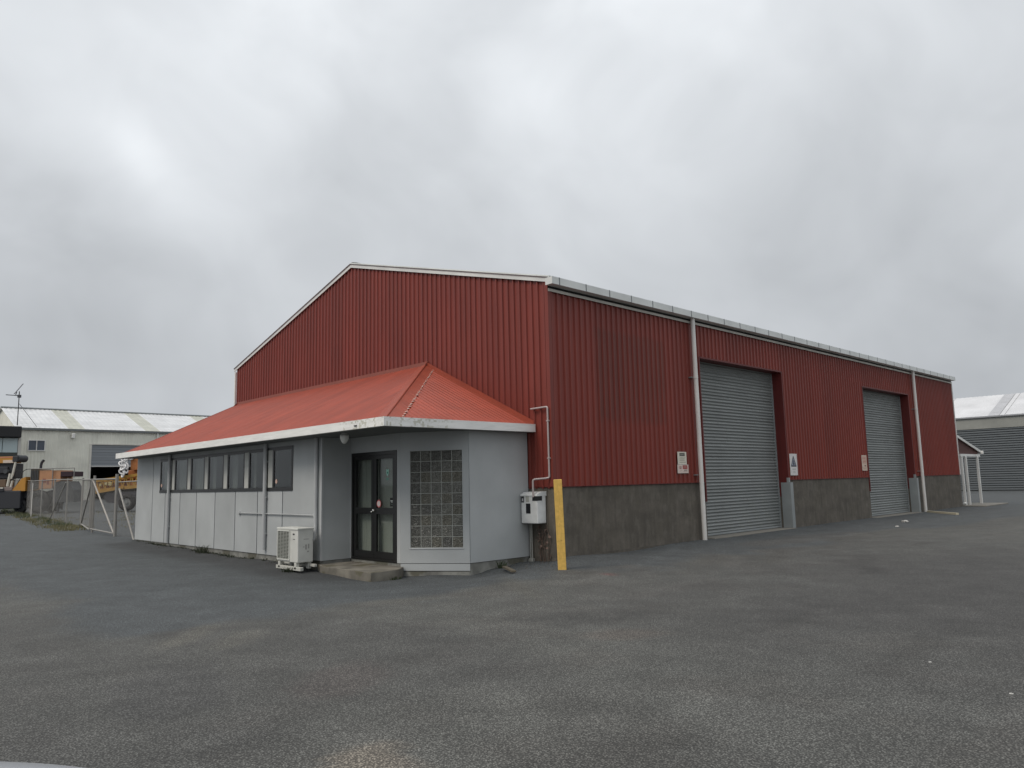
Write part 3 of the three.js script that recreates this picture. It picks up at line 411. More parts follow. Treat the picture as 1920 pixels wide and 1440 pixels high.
{ // things beside the office
  const lamp = thing('porch_lamp', 'white teardrop lamp hanging under the porch soffit of the office', 'lamp', [-2.6, 2.55, 3.69]);
  obj('shade', new THREE.LatheGeometry([[0, 0], [.03, .006], [.065, .05], [.092, .11], [.097, .16], [.085, .195], [.0, .2]].map(([a, b]) => new THREE.Vector2(a, b)), 24), std([.74, .74, .70], .35), lamp);
  obj('base', new THREE.CylinderGeometry(.06, .075, .03, 20).translate(0, .21, 0), white, lamp);
  const step = obj('concrete_step', new THREE.ExtrudeGeometry(new THREE.Shape([[-3.97, 2.66], [-3.97, 3.50], [-3.56, 3.62], [-1.58, 3.68], [-1.62, 3.0], [-1.92, 2.67]].map(([x, z]) => new THREE.Vector2(x, -z))), { depth: .35, bevelEnabled: true, bevelSize: .012, bevelThickness: .012, bevelSegments: 2 }).rotateX(-Math.PI / 2).translate(0, -.43, 0), std([.27, .262, .245], .92, 0, { map: rep(tex(512, 512, (u, v) => { const p = fbm(u * 8, v * 8, 6, 141, 8), m = sstep(.56, .7, fbm(u * 4, v * 4, 5, 144, 4)); const k = 200 + (p - .5) * 120; return [lerp(k, 130, m * .5), lerp(k * .98, 125, m * .5), lerp(k * .93, 88, m * .5)]; }), 2, 2) }));
  tag(step, 'low worn concrete step in front of the glazed office door', 'step');
  // heat pump
  const ac = thing('heat_pump_unit', 'cream outdoor heat pump unit with a fan grille on feet by the office corner', 'heat pump', [-4.97, 0, 3.62]);
  const W = .97, D = .38, H = .74; const acm = std([.78, .79, .75], .5, 0, { map: rep(mottle, 1.5, 1.5) });
  obj('casing', [rbox(0, .0, 0, W, H, D, .02, 3)], acm, ac); obj('top_cover', rbox(-.012, H - .03, -.01, W + .012, H + .012, D + .014, .012), acm, ac);
  const gl = part('fan_grille', ac); obj('recess', [box(.05, .06, D - .002, .60, .68, D + .004)], std([.05, .055, .05], .8), gl);
  for (let i = 0; i < 20; i++) obj('grille_bar', box(.05, .075 + i * .031, D + .004, .60, .085 + i * .031, D + .016), std([.40, .41, .37], .5), gl);
  for (let i = 0; i < 5; i++) obj('grille_bar', box(.05 + i * .1375 - .004, .06, D + .004, .05 + i * .1375 + .004, .68, D + .019), std([.40, .41, .37], .5), gl);
  obj('grille_frame', [polyZ([[.03, .04], [.62, .04], [.62, .70], [.03, .70]], D, D + .022, [[[.055, .065], [.595, .065], [.595, .675], [.055, .675]]])], acm, gl);
  obj('maker_mark', rbox(.74, .60, D, .82, .635, D + .003, .001), dark, ac); obj('maker_mark', rbox(.76, .50, D, .84, .515, D + .003, .001), dark, ac);
  for (const [y0, z0, y1, z1] of [[.50, .12, .515, .24], [.30, .10, .40, .13], [.28, .16, .39, .2], [.22, .11, .25, .15], [.33, .22, .35, .25]]) obj('side_print', box(W, y0, z0, W + .0025, y1, z1), std([.36, .35, .33], .7), ac);
  for (const [x, z] of [[.1, .05], [.1, .34], [.86, .05], [.86, .34]]) obj('foot', rbox(x - .05, -.15, z - .04, x + .05, .0, z + .04, .01), std([.5, .5, .46], .7), ac);
  obj('base_rail', [rbox(-.05, -.17, .30, 1.1, -.09, .38, .01), rbox(-.25, -.10, .0, 1.15, -.04, .07, .01)], std([.46, .46, .42], .8), ac);
  // gas meter box and its conduit
  const mb = thing('meter_box', 'white utility meter box with a small dark window on the corner of the red gable', 'meter box', [-.72, .74, .02]); mb.rotation.y = 0;
  const mbm = std([.90, .92, .92], .4, 0, { map: rep(mottle, 1, 1) });
  obj('cabinet', [rbox(0, 0, 0, .51, .64, .285, .025, 3)], mbm, mb); obj('lid', [polyX([[-.01, .60], [.30, .60], [.30, .635], [.18, .685], [-.01, .70]], -.008, .518)], mbm, mb);
  obj('window', rbox(.16, .22, .28, .30, .44, .292, .015), std([.008, .008, .012], .2), mb);
  obj('label_plate', [rbox(.02, .46, .28, .105, .60, .29, .004)], std([.04, .04, .045], .6), mb); obj('label_plate', [rbox(.045, .49, .285, .08, .55, .293, .012)], std([.6, .6, .6], .6), mb); obj('label_plate', [rbox(.16, .47, .28, .26, .60, .288, .004)], std([.42, .42, .38], .7), mb);
  obj('notch', [rbox(.37, .50, .13, .517, .605, .297, .006)], std([.012, .012, .014], .5), mb);
  obj('riser', [bar(V(.04, -.82, .05), V(.04, 0, .05), .016), bar(V(.09, -.82, .05), V(.09, 0, .05), .014), rbox(.0, -.86, .0, .13, -.78, .1, .02)], std([.36, .36, .33], .5, .3), mb);
  const cd = tag(obj('gas_conduit', [tubeOf([V(-.56, 3.30, .075), V(-.3, 3.305, .075), V(-.08, 3.31, .075), V(-.04, 3.30, .075), V(-.035, 3.25, .075), V(-.035, 2.6, .075), V(-.035, 1.78, .075), V(-.04, 1.74, .08), V(-.09, 1.725, .12), V(-.24, 1.71, .29), V(-.28, 1.70, .33), V(-.29, 1.66, .34), V(-.29, 1.45, .34), V(-.29, 1.32, .34)], .022, 120, 10), rbox(-.07, 2.15, .03, 0, 2.18, .1, .006), rbox(-.07, 2.98, .03, 0, 3.01, .1, .006)], std([.42, .36, .35], .5, .2)), 'thin grey conduit pipe rising from the meter box up the red wall', 'pipe');
  // bollard
  const po = thing('yellow_bollard', 'square yellow wooden post standing before the warehouse corner', 'bollard', [1.3, -.12, 1.19], .745);
  obj('post', new RoundedBoxGeometry(.165, 1.86, .165, 2, .012).rotateZ(-.0).translate(0, .88, 0), yellowPaint, po); po.rotation.z = .022;
  // timber edging and planks
  tag(obj('timber_edging', [beam(V(.35, .03, -22.6), V(1.95, .03, -20.9), .10, .09)], std([.48, .44, .33], .8)), 'pale timber strip lying on the ground beside the far downpipe', 'timber');
  tag(obj('wood_plank', [beam(V(-.35, -.10, 1.2), V(.62, -.07, 1.85), .09, .035)], std([.10, .085, .06], .9)), 'weathered plank on the asphalt beside the office plinth', 'plank');
  for (const [x, z, s, l] of [[1.97, -15.19, .10, 'crumpled white paper scrap nearest the farther roller door'], [2.52, -12.93, .055, 'small white scrap on asphalt before the two roller doors'], [8.91, 4.52, .014, 'tiny white scrap on the dark open asphalt'], [9.7, 5.2, .013, 'tiny pale scrap close to the right edge of the asphalt']]) {
    const g = new THREE.IcosahedronGeometry(s, 1), p = g.attributes.position; for (let i = 0; i < p.count; i++) { const q = .6 + .7 * hash(Math.round(p.getX(i) * 1e4), Math.round(p.getY(i) * 1e4) + Math.round(p.getZ(i) * 1e4) * 7, 3); p.setXYZ(i, p.getX(i) * q, p.getY(i) * q * .5, p.getZ(i) * q * .7); } g.computeVertexNormals();
    tag(obj('litter_scrap', g.translate(x, groundY(x, z) + s * .2, z), std([.46, .46, .44], .8)), l, 'litter');
  }
}

// ------------------------------------------------------------------ signs on the long wall
{
  const sign = (name, z0, y0, z1, y1, w, h, draw, label, x = .041) => {                // z0 nearer, z1 farther
    const c = document.createElement('canvas'); c.width = w; c.height = h; const k = c.getContext('2d'); draw(k, w, h);
    for (let i = 0; i < 260; i++) { k.fillStyle = `rgba(${rnd() > .5 ? '120,100,70' : '255,250,240'},${.05 + rnd() * .10})`; k.fillRect(rnd() * w, rnd() * h, 1 + rnd() * w * .05, 1 + rnd() * h * .03); }
    const t = new THREE.CanvasTexture(c); t.colorSpace = THREE.SRGBColorSpace; t.magFilter = THREE.LinearFilter;
    const o = thing(name, label, 'sign', [x, (y0 + y1) / 2, (z0 + z1) / 2], Math.PI / 2);
    const W = z0 - z1, H = y1 - y0; meshOf('sign_face', new THREE.PlaneGeometry(W - .012, H - .012).translate(0, 0, .0082), std([.88, .88, .88], .5, 0, { map: t }), o); obj('sign_plate', new RoundedBoxGeometry(W, H, .008, 2, .003).translate(0, 0, .004), cream, o);
  };
  const lines = (k, x, y, w, n, dy, col, hh = 5) => { k.fillStyle = col; for (let i = 0; i < n; i++) { let q = x + hash(i, n, 5) * 6; while (q < x + w - 8) { const l = 6 + hash(q | 0, i, 9) * 16; k.fillRect(q, y + i * dy, Math.min(l, x + w - q), hh); q += l + 4; } } };
  sign('notice_sign', -4.79, 2.025, -5.21, 2.36, 200, 170, (k, w, h) => { k.fillStyle = '#e6e0d0'; k.fillRect(0, 0, w, h); k.fillStyle = '#5d5f55'; k.fillRect(40, 12, 122, 46); k.fillStyle = '#8b8b84'; k.fillRect(62, 26, 76, 14); lines(k, 36, 74, 132, 2, 14, '#9aa088', 8); lines(k, 34, 108, 136, 1, 12, '#70705a', 10); lines(k, 34, 138, 140, 1, 12, '#5a5640', 8); }, 'cream notice sign with a dark header, upper of the pair beside the near downpipe');
  sign('notice_sign', -4.76, 1.79, -5.27, 2.02, 220, 150, (k, w, h) => { k.fillStyle = '#e6d2c8'; k.fillRect(0, 0, w, h); k.fillStyle = '#9c2a26'; k.fillRect(104, 10, 96, 66); k.fillStyle = '#c79d94'; k.fillRect(116, 26, 70, 8); k.fillRect(116, 44, 70, 8); k.fillStyle = '#5b3c33'; k.beginPath(); k.arc(56, 50, 24, 0, 7); k.lineWidth = 7; k.strokeStyle = '#8c3a34'; k.stroke(); k.fillRect(48, 38, 12, 30); k.fillStyle = '#6d5a4e'; k.fillRect(124, 90, 74, 14); lines(k, 116, 116, 84, 2, 12, '#8a766a', 5); k.strokeStyle = '#a77b70'; k.lineWidth = 5; k.beginPath(); k.moveTo(40, 120); k.lineTo(80, 92); k.stroke(); }, 'pinkish sign with a dark red block, lower of the pair beside the near downpipe', .044);
  sign('hazard_sign', -11.12, 1.67, -11.63, 2.37, 200, 280, (k, w, h) => { k.fillStyle = '#e4e0de'; k.fillRect(0, 0, w, h); k.lineWidth = 17; k.lineJoin = 'round'; k.strokeStyle = '#2b2f3d'; k.fillStyle = '#9aa0b0'; k.beginPath(); k.moveTo(100, 34); k.lineTo(168, 160); k.lineTo(32, 160); k.closePath(); k.fill(); k.stroke(); k.fillStyle = '#1d2030'; k.beginPath(); k.arc(104, 132, 18, 0, 7); k.fill(); k.fillRect(90, 84, 18, 34); lines(k, 52, 196, 96, 1, 14, '#8b8f88', 9); lines(k, 64, 226, 76, 2, 14, '#adb2a8', 7); }, 'white hazard sign with a dark warning triangle between the two roller doors');
  sign('notice_sign', -16.90, 1.79, -17.36, 2.37, 180, 230, (k, w, h) => { k.fillStyle = '#e0c6b4'; k.fillRect(0, 0, w, h); lines(k, 22, 22, 136, 5, 22, '#b04a38', 10); k.fillStyle = '#7a5a48'; k.fillRect(84, 150, 60, 18); lines(k, 30, 186, 120, 2, 16, '#a07c66', 7); }, 'tan notice sign with faded red text against the farther roller door');
}

// ------------------------------------------------------------------ canopy at the far end of the warehouse
{
  const cp = thing('rear_canopy', 'white posted entrance canopy with a sloping roof behind the far end of the warehouse', 'canopy');
  const A = [-28.72, 3.42], B = [-32.3, 2.68];
  obj('roof_sheet', [polyX([[A[0], A[1] - .02], [B[0], B[1] + .02], [B[0], B[1] - .04], [A[0], A[1] - .08]], -6, .0)], std([.12, .05, .045], .6), cp);
  obj('barge_board', [polyX([[A[0], A[1] + .03], [B[0], B[1] + .07], [B[0], B[1] - .05], [A[0], A[1] - .09]], .002, .04)], white, cp);
  obj('gutter', [rbox(-6, 2.56, -32.46, .14, 2.72, -32.32, .02)], white, cp);
  obj('beam', [box(-.06, 2.42, -29.0, .02, 2.54, -32.2)], white, cp);
  obj('gable_panel', [polyX([[-28.75, 2.55], [-32.1, 2.55], [-32.1, 2.66], [-28.75, 3.32]], -.10, -.07)], std([.10, .045, .04], .8), cp);
  for (const z of [-29.1, -29.75, -31.7]) obj('post', [rbox(-.055, -.05, z - .055, .055, 2.42, z + .055, .008)], white, cp);
  obj('handrail', [bar(V(.0, .16, -28.8), V(.0, .16, -29.2), .05)], white, cp);
  obj('slab', [rbox(-6, -.2, -32.6, .95, .06, -28.75, .02)], slabMat, cp);
}

// ------------------------------------------------------------------ neighbouring buildings
{
  // to the right: pale roof over a wide dark roller door
  const nb = thing('grey_workshop', 'grey workshop with pale metal roof and wide dark roller door beyond the warehouse', 'workshop');
  const zf = -63.3, x0 = -22, x1 = 24, eav = 6.42, band = 5.40;
  const roofW = std([.70, .71, .74], .5, 0, { map: rep(mottle, 8, 8) }), sky2 = std([.48, .49, .52], .5, 0, { map: rep(mottle, 3, 3) }), bandM = std([.33, .34, .32], .6, 0, { map: rep(mottle, 4, 4) });
  const slats = part('roller_door', nb), dm = [std([.135, .15, .16], .5, .2), std([.145, .16, .17], .5, .2)];
  const sg = uvBox(flat(polyX([[zf - .14, 0], [zf - .03, .05], [zf - .03, .16], [zf - .14, .2]], -13, -1.2)));
  for (let y = .02, k = 0; y < band - .05; y += .2, k++) { const m = meshOf('slat', sg, dm[k % 2], slats); m.position.y = y; }
  obj('wall', [box(x0, -.3, zf - .3, -13.02, band, zf), box(-1.18, -.3, zf - .3, x1, band, zf), box(x0, -.3, zf - 12.6, x0 + .3, eav, zf - .3), box(x1 - .3, -.3, zf - 12.6, x1, eav, zf - .3), box(x0, -.3, zf - 12.8, x1, eav, zf - 12.6)], bandM, nb);
  obj('door_backing', box(-13, 0, zf - .3, -1.2, band, zf - .2), dark, nb);
  obj('head_panel', box(x0, band, zf - .3, x1, eav - .06, zf + .02), bandM, nb);
  obj('gutter', [box(x0 - .1, eav - .06, zf - .02, x1 + .1, eav + .06, zf + .16)], std([.30, .31, .33], .5), nb);
  const slope = (8.67 - 6.5) / 6; const ry = (d) => 6.5 + slope * d;
  for (let x = x0, k = 0; x < x1 - .1; x += 5.4, k++) {
    const sl = k % 1 === 0; const a = x, b = Math.min(x1, x + 5.4), s0 = x + 4.45 - .52;
    const sheet = (p, q, m, nm) => { if (q <= p) return; const u = []; for (let t = p; t < q - .01; t += .19) u.push(t); u.push(q); obj(nm, strip(u.map((t, i) => [t, ry(-.1) + (i % 2) * .03, zf + .1]), u.map((t, i) => [t, ry(6.3) + (i % 2) * .03, zf - 6.3]), false), m, nb); };
    const A = -7.1 + Math.ceil((x + 7.1) / 5.4 - 1e-6) * 5.4; sheet(a, Math.min(b, A), roofW, 'roof_sheet'); sheet(Math.max(a, A), Math.min(b, A + .9), sky2, 'skylight_sheet'); sheet(Math.max(a, A + .9), b, roofW, 'roof_sheet');
  }
  obj('roof_sheet', [polyX([[zf - 6.3, ry(6.3)], [zf - 12.9, 6.4], [zf - 12.9, 6.3], [zf - 6.3, ry(6.3) - .1]], x0, x1)], roofW, nb);
  obj('gable_wall', [polyX([[zf - .3, 6.3], [zf - 6.3, ry(6.3) - .12], [zf - 12.6, 6.3]], x0, x0 + .2), polyX([[zf - .3, 6.3], [zf - 6.3, ry(6.3) - .12], [zf - 12.6, 6.3]], x1 - .2, x1)], bandM, nb);
}
{
  // to the left: long pale green shed with a half-open roller door
  const X = -62, nb = thing('pale_green_shed', 'long pale green steel shed with white roof and half-open roller door across the yard', 'shed');
  const k = 73.4 / 66.4, s = (y) => 1.65 + (y - 1.65) * k, zz = (z) => 12.16 + (z - 12.16) * k;                     // measured on a plane 7 m nearer
  const g0 = .95, ev = s(6.46), dh = s(5.40), dm = s(3.74), dz0 = zz(-4.94), dz1 = zz(-13.2), zL = zz(.15), zR = -75;
  const clad = [1, .97, 1.03].map((q) => std([.95 * q, .945 * q, .845 * q], .6, 0, { map: rep(mottle, 6, 6, q * 5, 0) }));
  const sheet = (z0, z1, y0, y1, m) => { const u = []; for (let t = z0; t > z1 + .01; t -= .125) u.push(t); u.push(z1); obj('cladding_sheet', strip(u.map((t, i) => [X + (i % 2) * .035, y0, t]), u.map((t, i) => [X + (i % 2) * .035, y1, t]), false), m, nb); };
  let i = 0; for (let z = zL; z > zR; z -= 3) { const b = Math.max(zR, z - 3); const lo = Math.max(z, b); const parts = [[z, b]]; for (const [p, q] of parts) { const a0 = Math.max(q, Math.min(p, dz0)), a1 = Math.max(q, Math.min(p, dz1)); if (p > a0) sheet(p, a0, g0, ev, clad[i % 3]); if (a0 > a1) sheet(a0, a1, dh, ev, clad[i % 3]); if (a1 > q) sheet(a1, q, g0, ev, clad[i % 3]); } i++; }
  obj('wall_lining', [box(X - .15, 0, zL, X - .03, ev, dz0), box(X - .15, dh, dz0, X - .03, ev, dz1), box(X - .15, 0, dz1, X - .03, ev, zR), box(X - 20, 0, zL - .1, X - .15, ev, zL), box(X - 20, 0, zR, X - .15, ev, zR + .1), box(X - 20.1, 0, zL, X - 20, ev, zR)], std([.16, .16, .15], .9), nb);
  obj('floor', box(X - 20, .7, zL, X, 1.0, zR), std([.10, .10, .10], .9), nb);
  const rd = part('roller_door', nb), sm = [std([.24, .26, .28], .5, .2), std([.26, .28, .30], .5, .2)];
  const slg = uvBox(flat(box(X - .14, 0, dz1, X - .05, .215, dz0))); for (let y = dm, q = 0; y < dh - .02; y += .235, q++) { const m = meshOf('slat', slg, sm[q % 2], rd); m.position.y = y; }
  obj('bottom_rail', box(X - .16, dm - .10, dz1, X - .02, dm, dz0), std([.55, .55, .53], .5), rd);
  obj('door_frame', [box(X - .05, g0, dz0, X + .06, dh + .08, dz0 + .16), box(X - .05, dh, dz1, X + .058, dh + .10, dz0)], cream, nb);
  obj('concrete_base', [box(X - .05, .4, zL, X + .05, s(1.05) + .0, dz0 + .2)], std([.3, .29, .27], .9), nb);
  const w = part('window', nb), wz0 = zz(-.55), wz1 = zz(-1.72), wy0 = s(4.85), wy1 = s(5.70);
  obj('frame', [polyX([[wz0, wy0], [wz0, wy1], [wz1, wy1], [wz1, wy0]], X + .0, X + .10, [[[wz0 - .07, wy0 + .07], [wz0 - .07, wy1 - .07], [(wz0 + wz1) / 2 + .03, wy1 - .07], [(wz0 + wz1) / 2 + .03, wy0 + .07]], [[(wz0 + wz1) / 2 - .03, wy0 + .07], [(wz0 + wz1) / 2 - .03, wy1 - .07], [wz1 + .07, wy1 - .07], [wz1 + .07, wy0 + .07]]])], white, w);
  const pg = std([.07, .085, .115], .08); obj('pane', box(X + .03, wy0 + .05, wz0 - .05, X + .04, wy1 - .05, (wz0 + wz1) / 2 + .02), pg, w); obj('pane', box(X + .03, wy0 + .05, (wz0 + wz1) / 2 - .02, X + .04, wy1 - .05, wz1 + .05), pg, w);
  obj('floodlight', [rbox(X + .05, s(5.88), zz(-3.67), X + .35, s(6.25), zz(-3.44), .04)], white, nb);
  obj('gutter', [box(X + .02, ev - .02, zL + .1, X + .22, ev + .16, zR)], std([.16, .17, .17], .6), nb);
  obj('downpipe', [bar(V(X + .12, g0, zz(-9.9)), V(X + .12, ev, zz(-9.9)), .07)], white, nb); obj('downpipe', [bar(V(X + .12, g0, zL + .08), V(X + .12, ev, zL + .08), .08)], white, nb);
  const roofW = std([.72, .73, .74], .5, .1, { map: rep(runs, 8, 8) }), skyl = std([.52, .53, .47], .6, 0, { map: rep(mottle, 3, 3) });
  const rl = 6.65, ry0 = ev + .14, ryr = s(8.55) + .10, rows = (a, b, m, n) => { const u = []; for (let t = a; t > b + .01; t -= .19) u.push(t); u.push(b); obj(n, strip(u.map((t, q) => [X + .2, ry0 + (q % 2) * .03, t]), u.map((t, q) => [X - rl, ryr + (q % 2) * .03, t]), false), m, nb); };
  for (let z = zL + .2, q = 0; z > zR; z -= 6.3, q++) { rows(z, z - 3.9, roofW, 'roof_sheet'); rows(z - 3.9, z - 5.2, skyl, 'skylight_sheet'); rows(z - 5.2, z - 6.3, roofW, 'roof_sheet'); }
  obj('roof_sheet', [polyZ([[X - rl, ryr], [X - 20, ev], [X - 20, ev - .1], [X - rl, ryr - .1]], zR, zL + .2)], roofW, nb);
  obj('ridge_cap', [box(X - rl - .2, ryr, zR, X - rl + .2, ryr + .10, zL + .2)], galv, nb);
  obj('gable_wall', [polyZ([[X - 20, ev], [X - .05, ev], [X - rl, ryr - .12]], zL - .1, zL)], clad[0], nb);
  // aerial on a mast at the near corner of the roof
  const an = thing('roof_aerial', 'tall thin mast with a tilted aerial on the pale green shed roof', 'aerial', [X - .5, ev + .2, zL - .05]);
  obj('mast', [bar(V(0, -.4, 0), V(0, 4.45 * k * .62, 0), .035)], dark, an);
  const ty = 2.70; obj('boom', [beam(V(0, ty, .95), V(0, ty - .02, -.1), .06, .06), rbox(-.08, ty - .18, -.15, .08, ty + .06, .12, .02)], std([.10, .10, .11], .6), an);
  obj('reflector', [beam(V(0, ty + .12, .35), V(0, ty + 1.0, -.22), .40, .05), beam(V(0, ty + .02, .25), V(0, ty + .3, .18), .06, .06)], std([.22, .22, .24], .6), an);
  const gy = thing('guy_wire', 'thin stay wire running from the roof aerial down to the roof', 'wire'); obj('wire', [bar(V(X - .5, ev + 2.2, zL - .1), V(X - .2, ev + .3, zL - 1.4), .018)], dark, gy);
  const va = thing('vent_pipe', 'short thin pipe standing on the ridge of the pale green shed', 'pipe'); obj('pipe', [bar(V(X - rl, ryr, zL + 1.05), V(X - rl, ryr + 1.15, zL + 1.05), .06)], std([.3, .3, .32], .6), va);
}
// ------------------------------------------------------------------ things in the far yard, laid out on an upright plane across the view
const RT = V(Math.cos(YAW), 0, Math.sin(YAW)), YR = -YAW;        // to the right of the view; turn of a group whose x axis runs along it
function spot(px, py, depth) { const d = V((px - 960) / 1404.3, -(py - 720) / 1404.3, -1).applyQuaternion(camera.quaternion); return CAM.clone().addScaledVector(d, depth); }
{
  const D = 50, m = D / 1404.3, o = spot(60, 963, D);                                  // crane on rubber tyres
  const cr = thing('mobile_crane', 'yellow and black mobile crane parked behind the mesh fence at the far left', 'crane', [o.x, groundY(o.x, o.z), o.z], YR);
  const X = (px) => (px - 60) * m, Y = (py) => (963 - py) * m + (X(0) * 0), P = (px, py, z = 0) => V(X(px), Y(py) , z);
  const yel = std([.56, .27, .045], .5, 0, { map: rep(mottle, 2, 2) }), ora = std([.58, .30, .16], .55, 0, { map: rep(mottle, 2, 2) }), blk = std([.026, .028, .034], .6), gry = std([.055, .06, .066], .7), rust = std([.16, .13, .09], .7, 0, { map: rep(mottle, 1, 1) }), wht = std([.55, .53, .47], .5);
  const b3 = (x0, y0, x1, y1, z0, z1, r = .03) => rbox(X(x0), Y(y0), z0, X(x1), Y(y1), z1, r);
  obj('chassis', [b3(-130, 921, 49, 954, -1.2, .7, .05), b3(-130, 916, 18, 922, -1.1, .75, .02), b3(40, 924, 112, 936, -1.1, .3)], blk, cr);
  obj('deck_edge', [b3(-130, 914.5, 17, 917, .70, .78, .01)], wht, cr);
  const wheel = (px, py, r, z) => { const w = part('wheel', cr), c = P(px, py, z); const t = new THREE.TorusGeometry(r * .72, r * .28, 12, 30).scale(1, 1, 1.25).translate(c.x, c.y, c.z); obj('tyre', [t], rubber, w); obj('rim', [new THREE.CylinderGeometry(r * .5, r * .5, .22, 20).rotateX(Math.PI / 2).translate(c.x, c.y, c.z), new THREE.CylinderGeometry(r * .2, r * .2, .34, 14).rotateX(Math.PI / 2).translate(c.x, c.y, c.z)], gry, w); };
  wheel(78, 942, .76, .35); wheel(78, 942, .76, -1.1); wheel(44, 950, .45, .3); wheel(-40, 942, .76, .35);
  obj('front_fender', [polyZ([[X(31), Y(922)], [X(56), Y(922)], [X(56), Y(896)], [X(48), Y(899)]], -.9, .65)], yel, cr);
  obj('engine_cover', [b3(79, 919, 104, 885, -.9, .55), polyZ([[X(104), Y(918)], [X(104), Y(885)], [X(118), Y(885)], [X(118), Y(905)], [X(108), Y(907)]], -.9, .5)], ora, cr); obj('engine_badge', [b3(86, 908, 92, 900, .552, .562, .004), b3(94, 911, 98, 902, .552, .562, .004)], std([.24, .08, .06], .7), cr);
  obj('radiator', [b3(63, 919, 79, 882, -.8, .58)], rust, cr); for (let i = 0; i < 5; i++) obj('radiator_fin', b3(64.5 + i * 2.9, 917, 66 + i * 2.9, 884, .58, .62, .01), gry, cr);
  obj('exhaust_pipe', [tubeOf([P(71.5, 884, 0), P(71.5, 876, 0), P(72.5, 870, 0), P(76.5, 865, 0)], .085, 20, 10)], blk, cr);
  obj('tail_box', [b3(117.5, 897, 140, 887.5, -.8, .5)], std([.03, .012, .02], .6), cr);
  obj('counterweight', [polyZ([[X(104), Y(945)], [X(144), Y(944)], [X(143), Y(922)], [X(134), Y(906)], [X(113), Y(905)], [X(105), Y(912)]], -.7, .45), b3(108, 962, 111, 944, 0, .15), b3(115, 958, 118, 944, 0, .15)], gry, cr);
  const rail = (pts, r = .022) => tubeOf(pts.map(([a, b, z = .6]) => P(a, b, z)), r, 30, 6);
  obj('handrail', [rail([[27, 905], [36, 886], [40, 883], [44, 884], [47, 890]]), rail([[46, 893], [50, 885], [56, 882], [63, 881.5]]), rail([[33, 921], [46, 897], [47, 889]])], dark, cr);
  obj('handrail', [bar(P(63, 881.5, .6), P(145, 881.5, .6), .03), bar(P(105, 881.5, .6), P(105, 919, .6), .03), bar(P(145, 881.5, .6), P(145, 900, .6), .025)], std([.22, .21, .2], .6), cr);
  obj('boom', [b3(-140, 869, 25, 857, -.5, .3, .02)], yel, cr); obj('boom_stripe', [b3(5, 869, 25, 863.5, .30, .315, .006)], std([.60, .50, .42], .6), cr); obj('boom_stripe', [b3(-140, 859.5, 24, 858, .30, .312, .004)], std([.45, .16, .12], .6), cr);
  { const c = P(30, 861, -.1); obj('boom_head', [new THREE.CylinderGeometry(.24, .24, .9, 22).rotateX(Math.PI / 2).translate(c.x, c.y, c.z), b3(24, 867, 34, 857, -.55, .4)], blk, cr); }
  obj('winch_housing', [b3(-140, 898, 26, 870, -.7, .15, .05), b3(-10, 888, 14, 876, .15, .3)], blk, cr); { const c = P(13, 885, .3); obj('winch_drum', new THREE.CylinderGeometry(.14, .14, .3, 18).rotateX(Math.PI / 2).translate(c.x, c.y, c.z), gry, cr); }
  obj('deck_timber', [b3(-130, 914, 16, 900, -.4, .5)], std([.13, .085, .055], .8), cr);
  obj('hydraulic_ram', [bar(P(29, 866, .3), P(25, 899, .4), .07), bar(P(22, 889, .4), P(19, 913, .45), .085), bar(P(27, 902, .4), P(25, 916, .45), .07)], wht, cr);
  obj('ladder_bracket', [b3(17, 921, 32, 914, .3, .7)], std([.20, .16, .15], .7), cr);
}
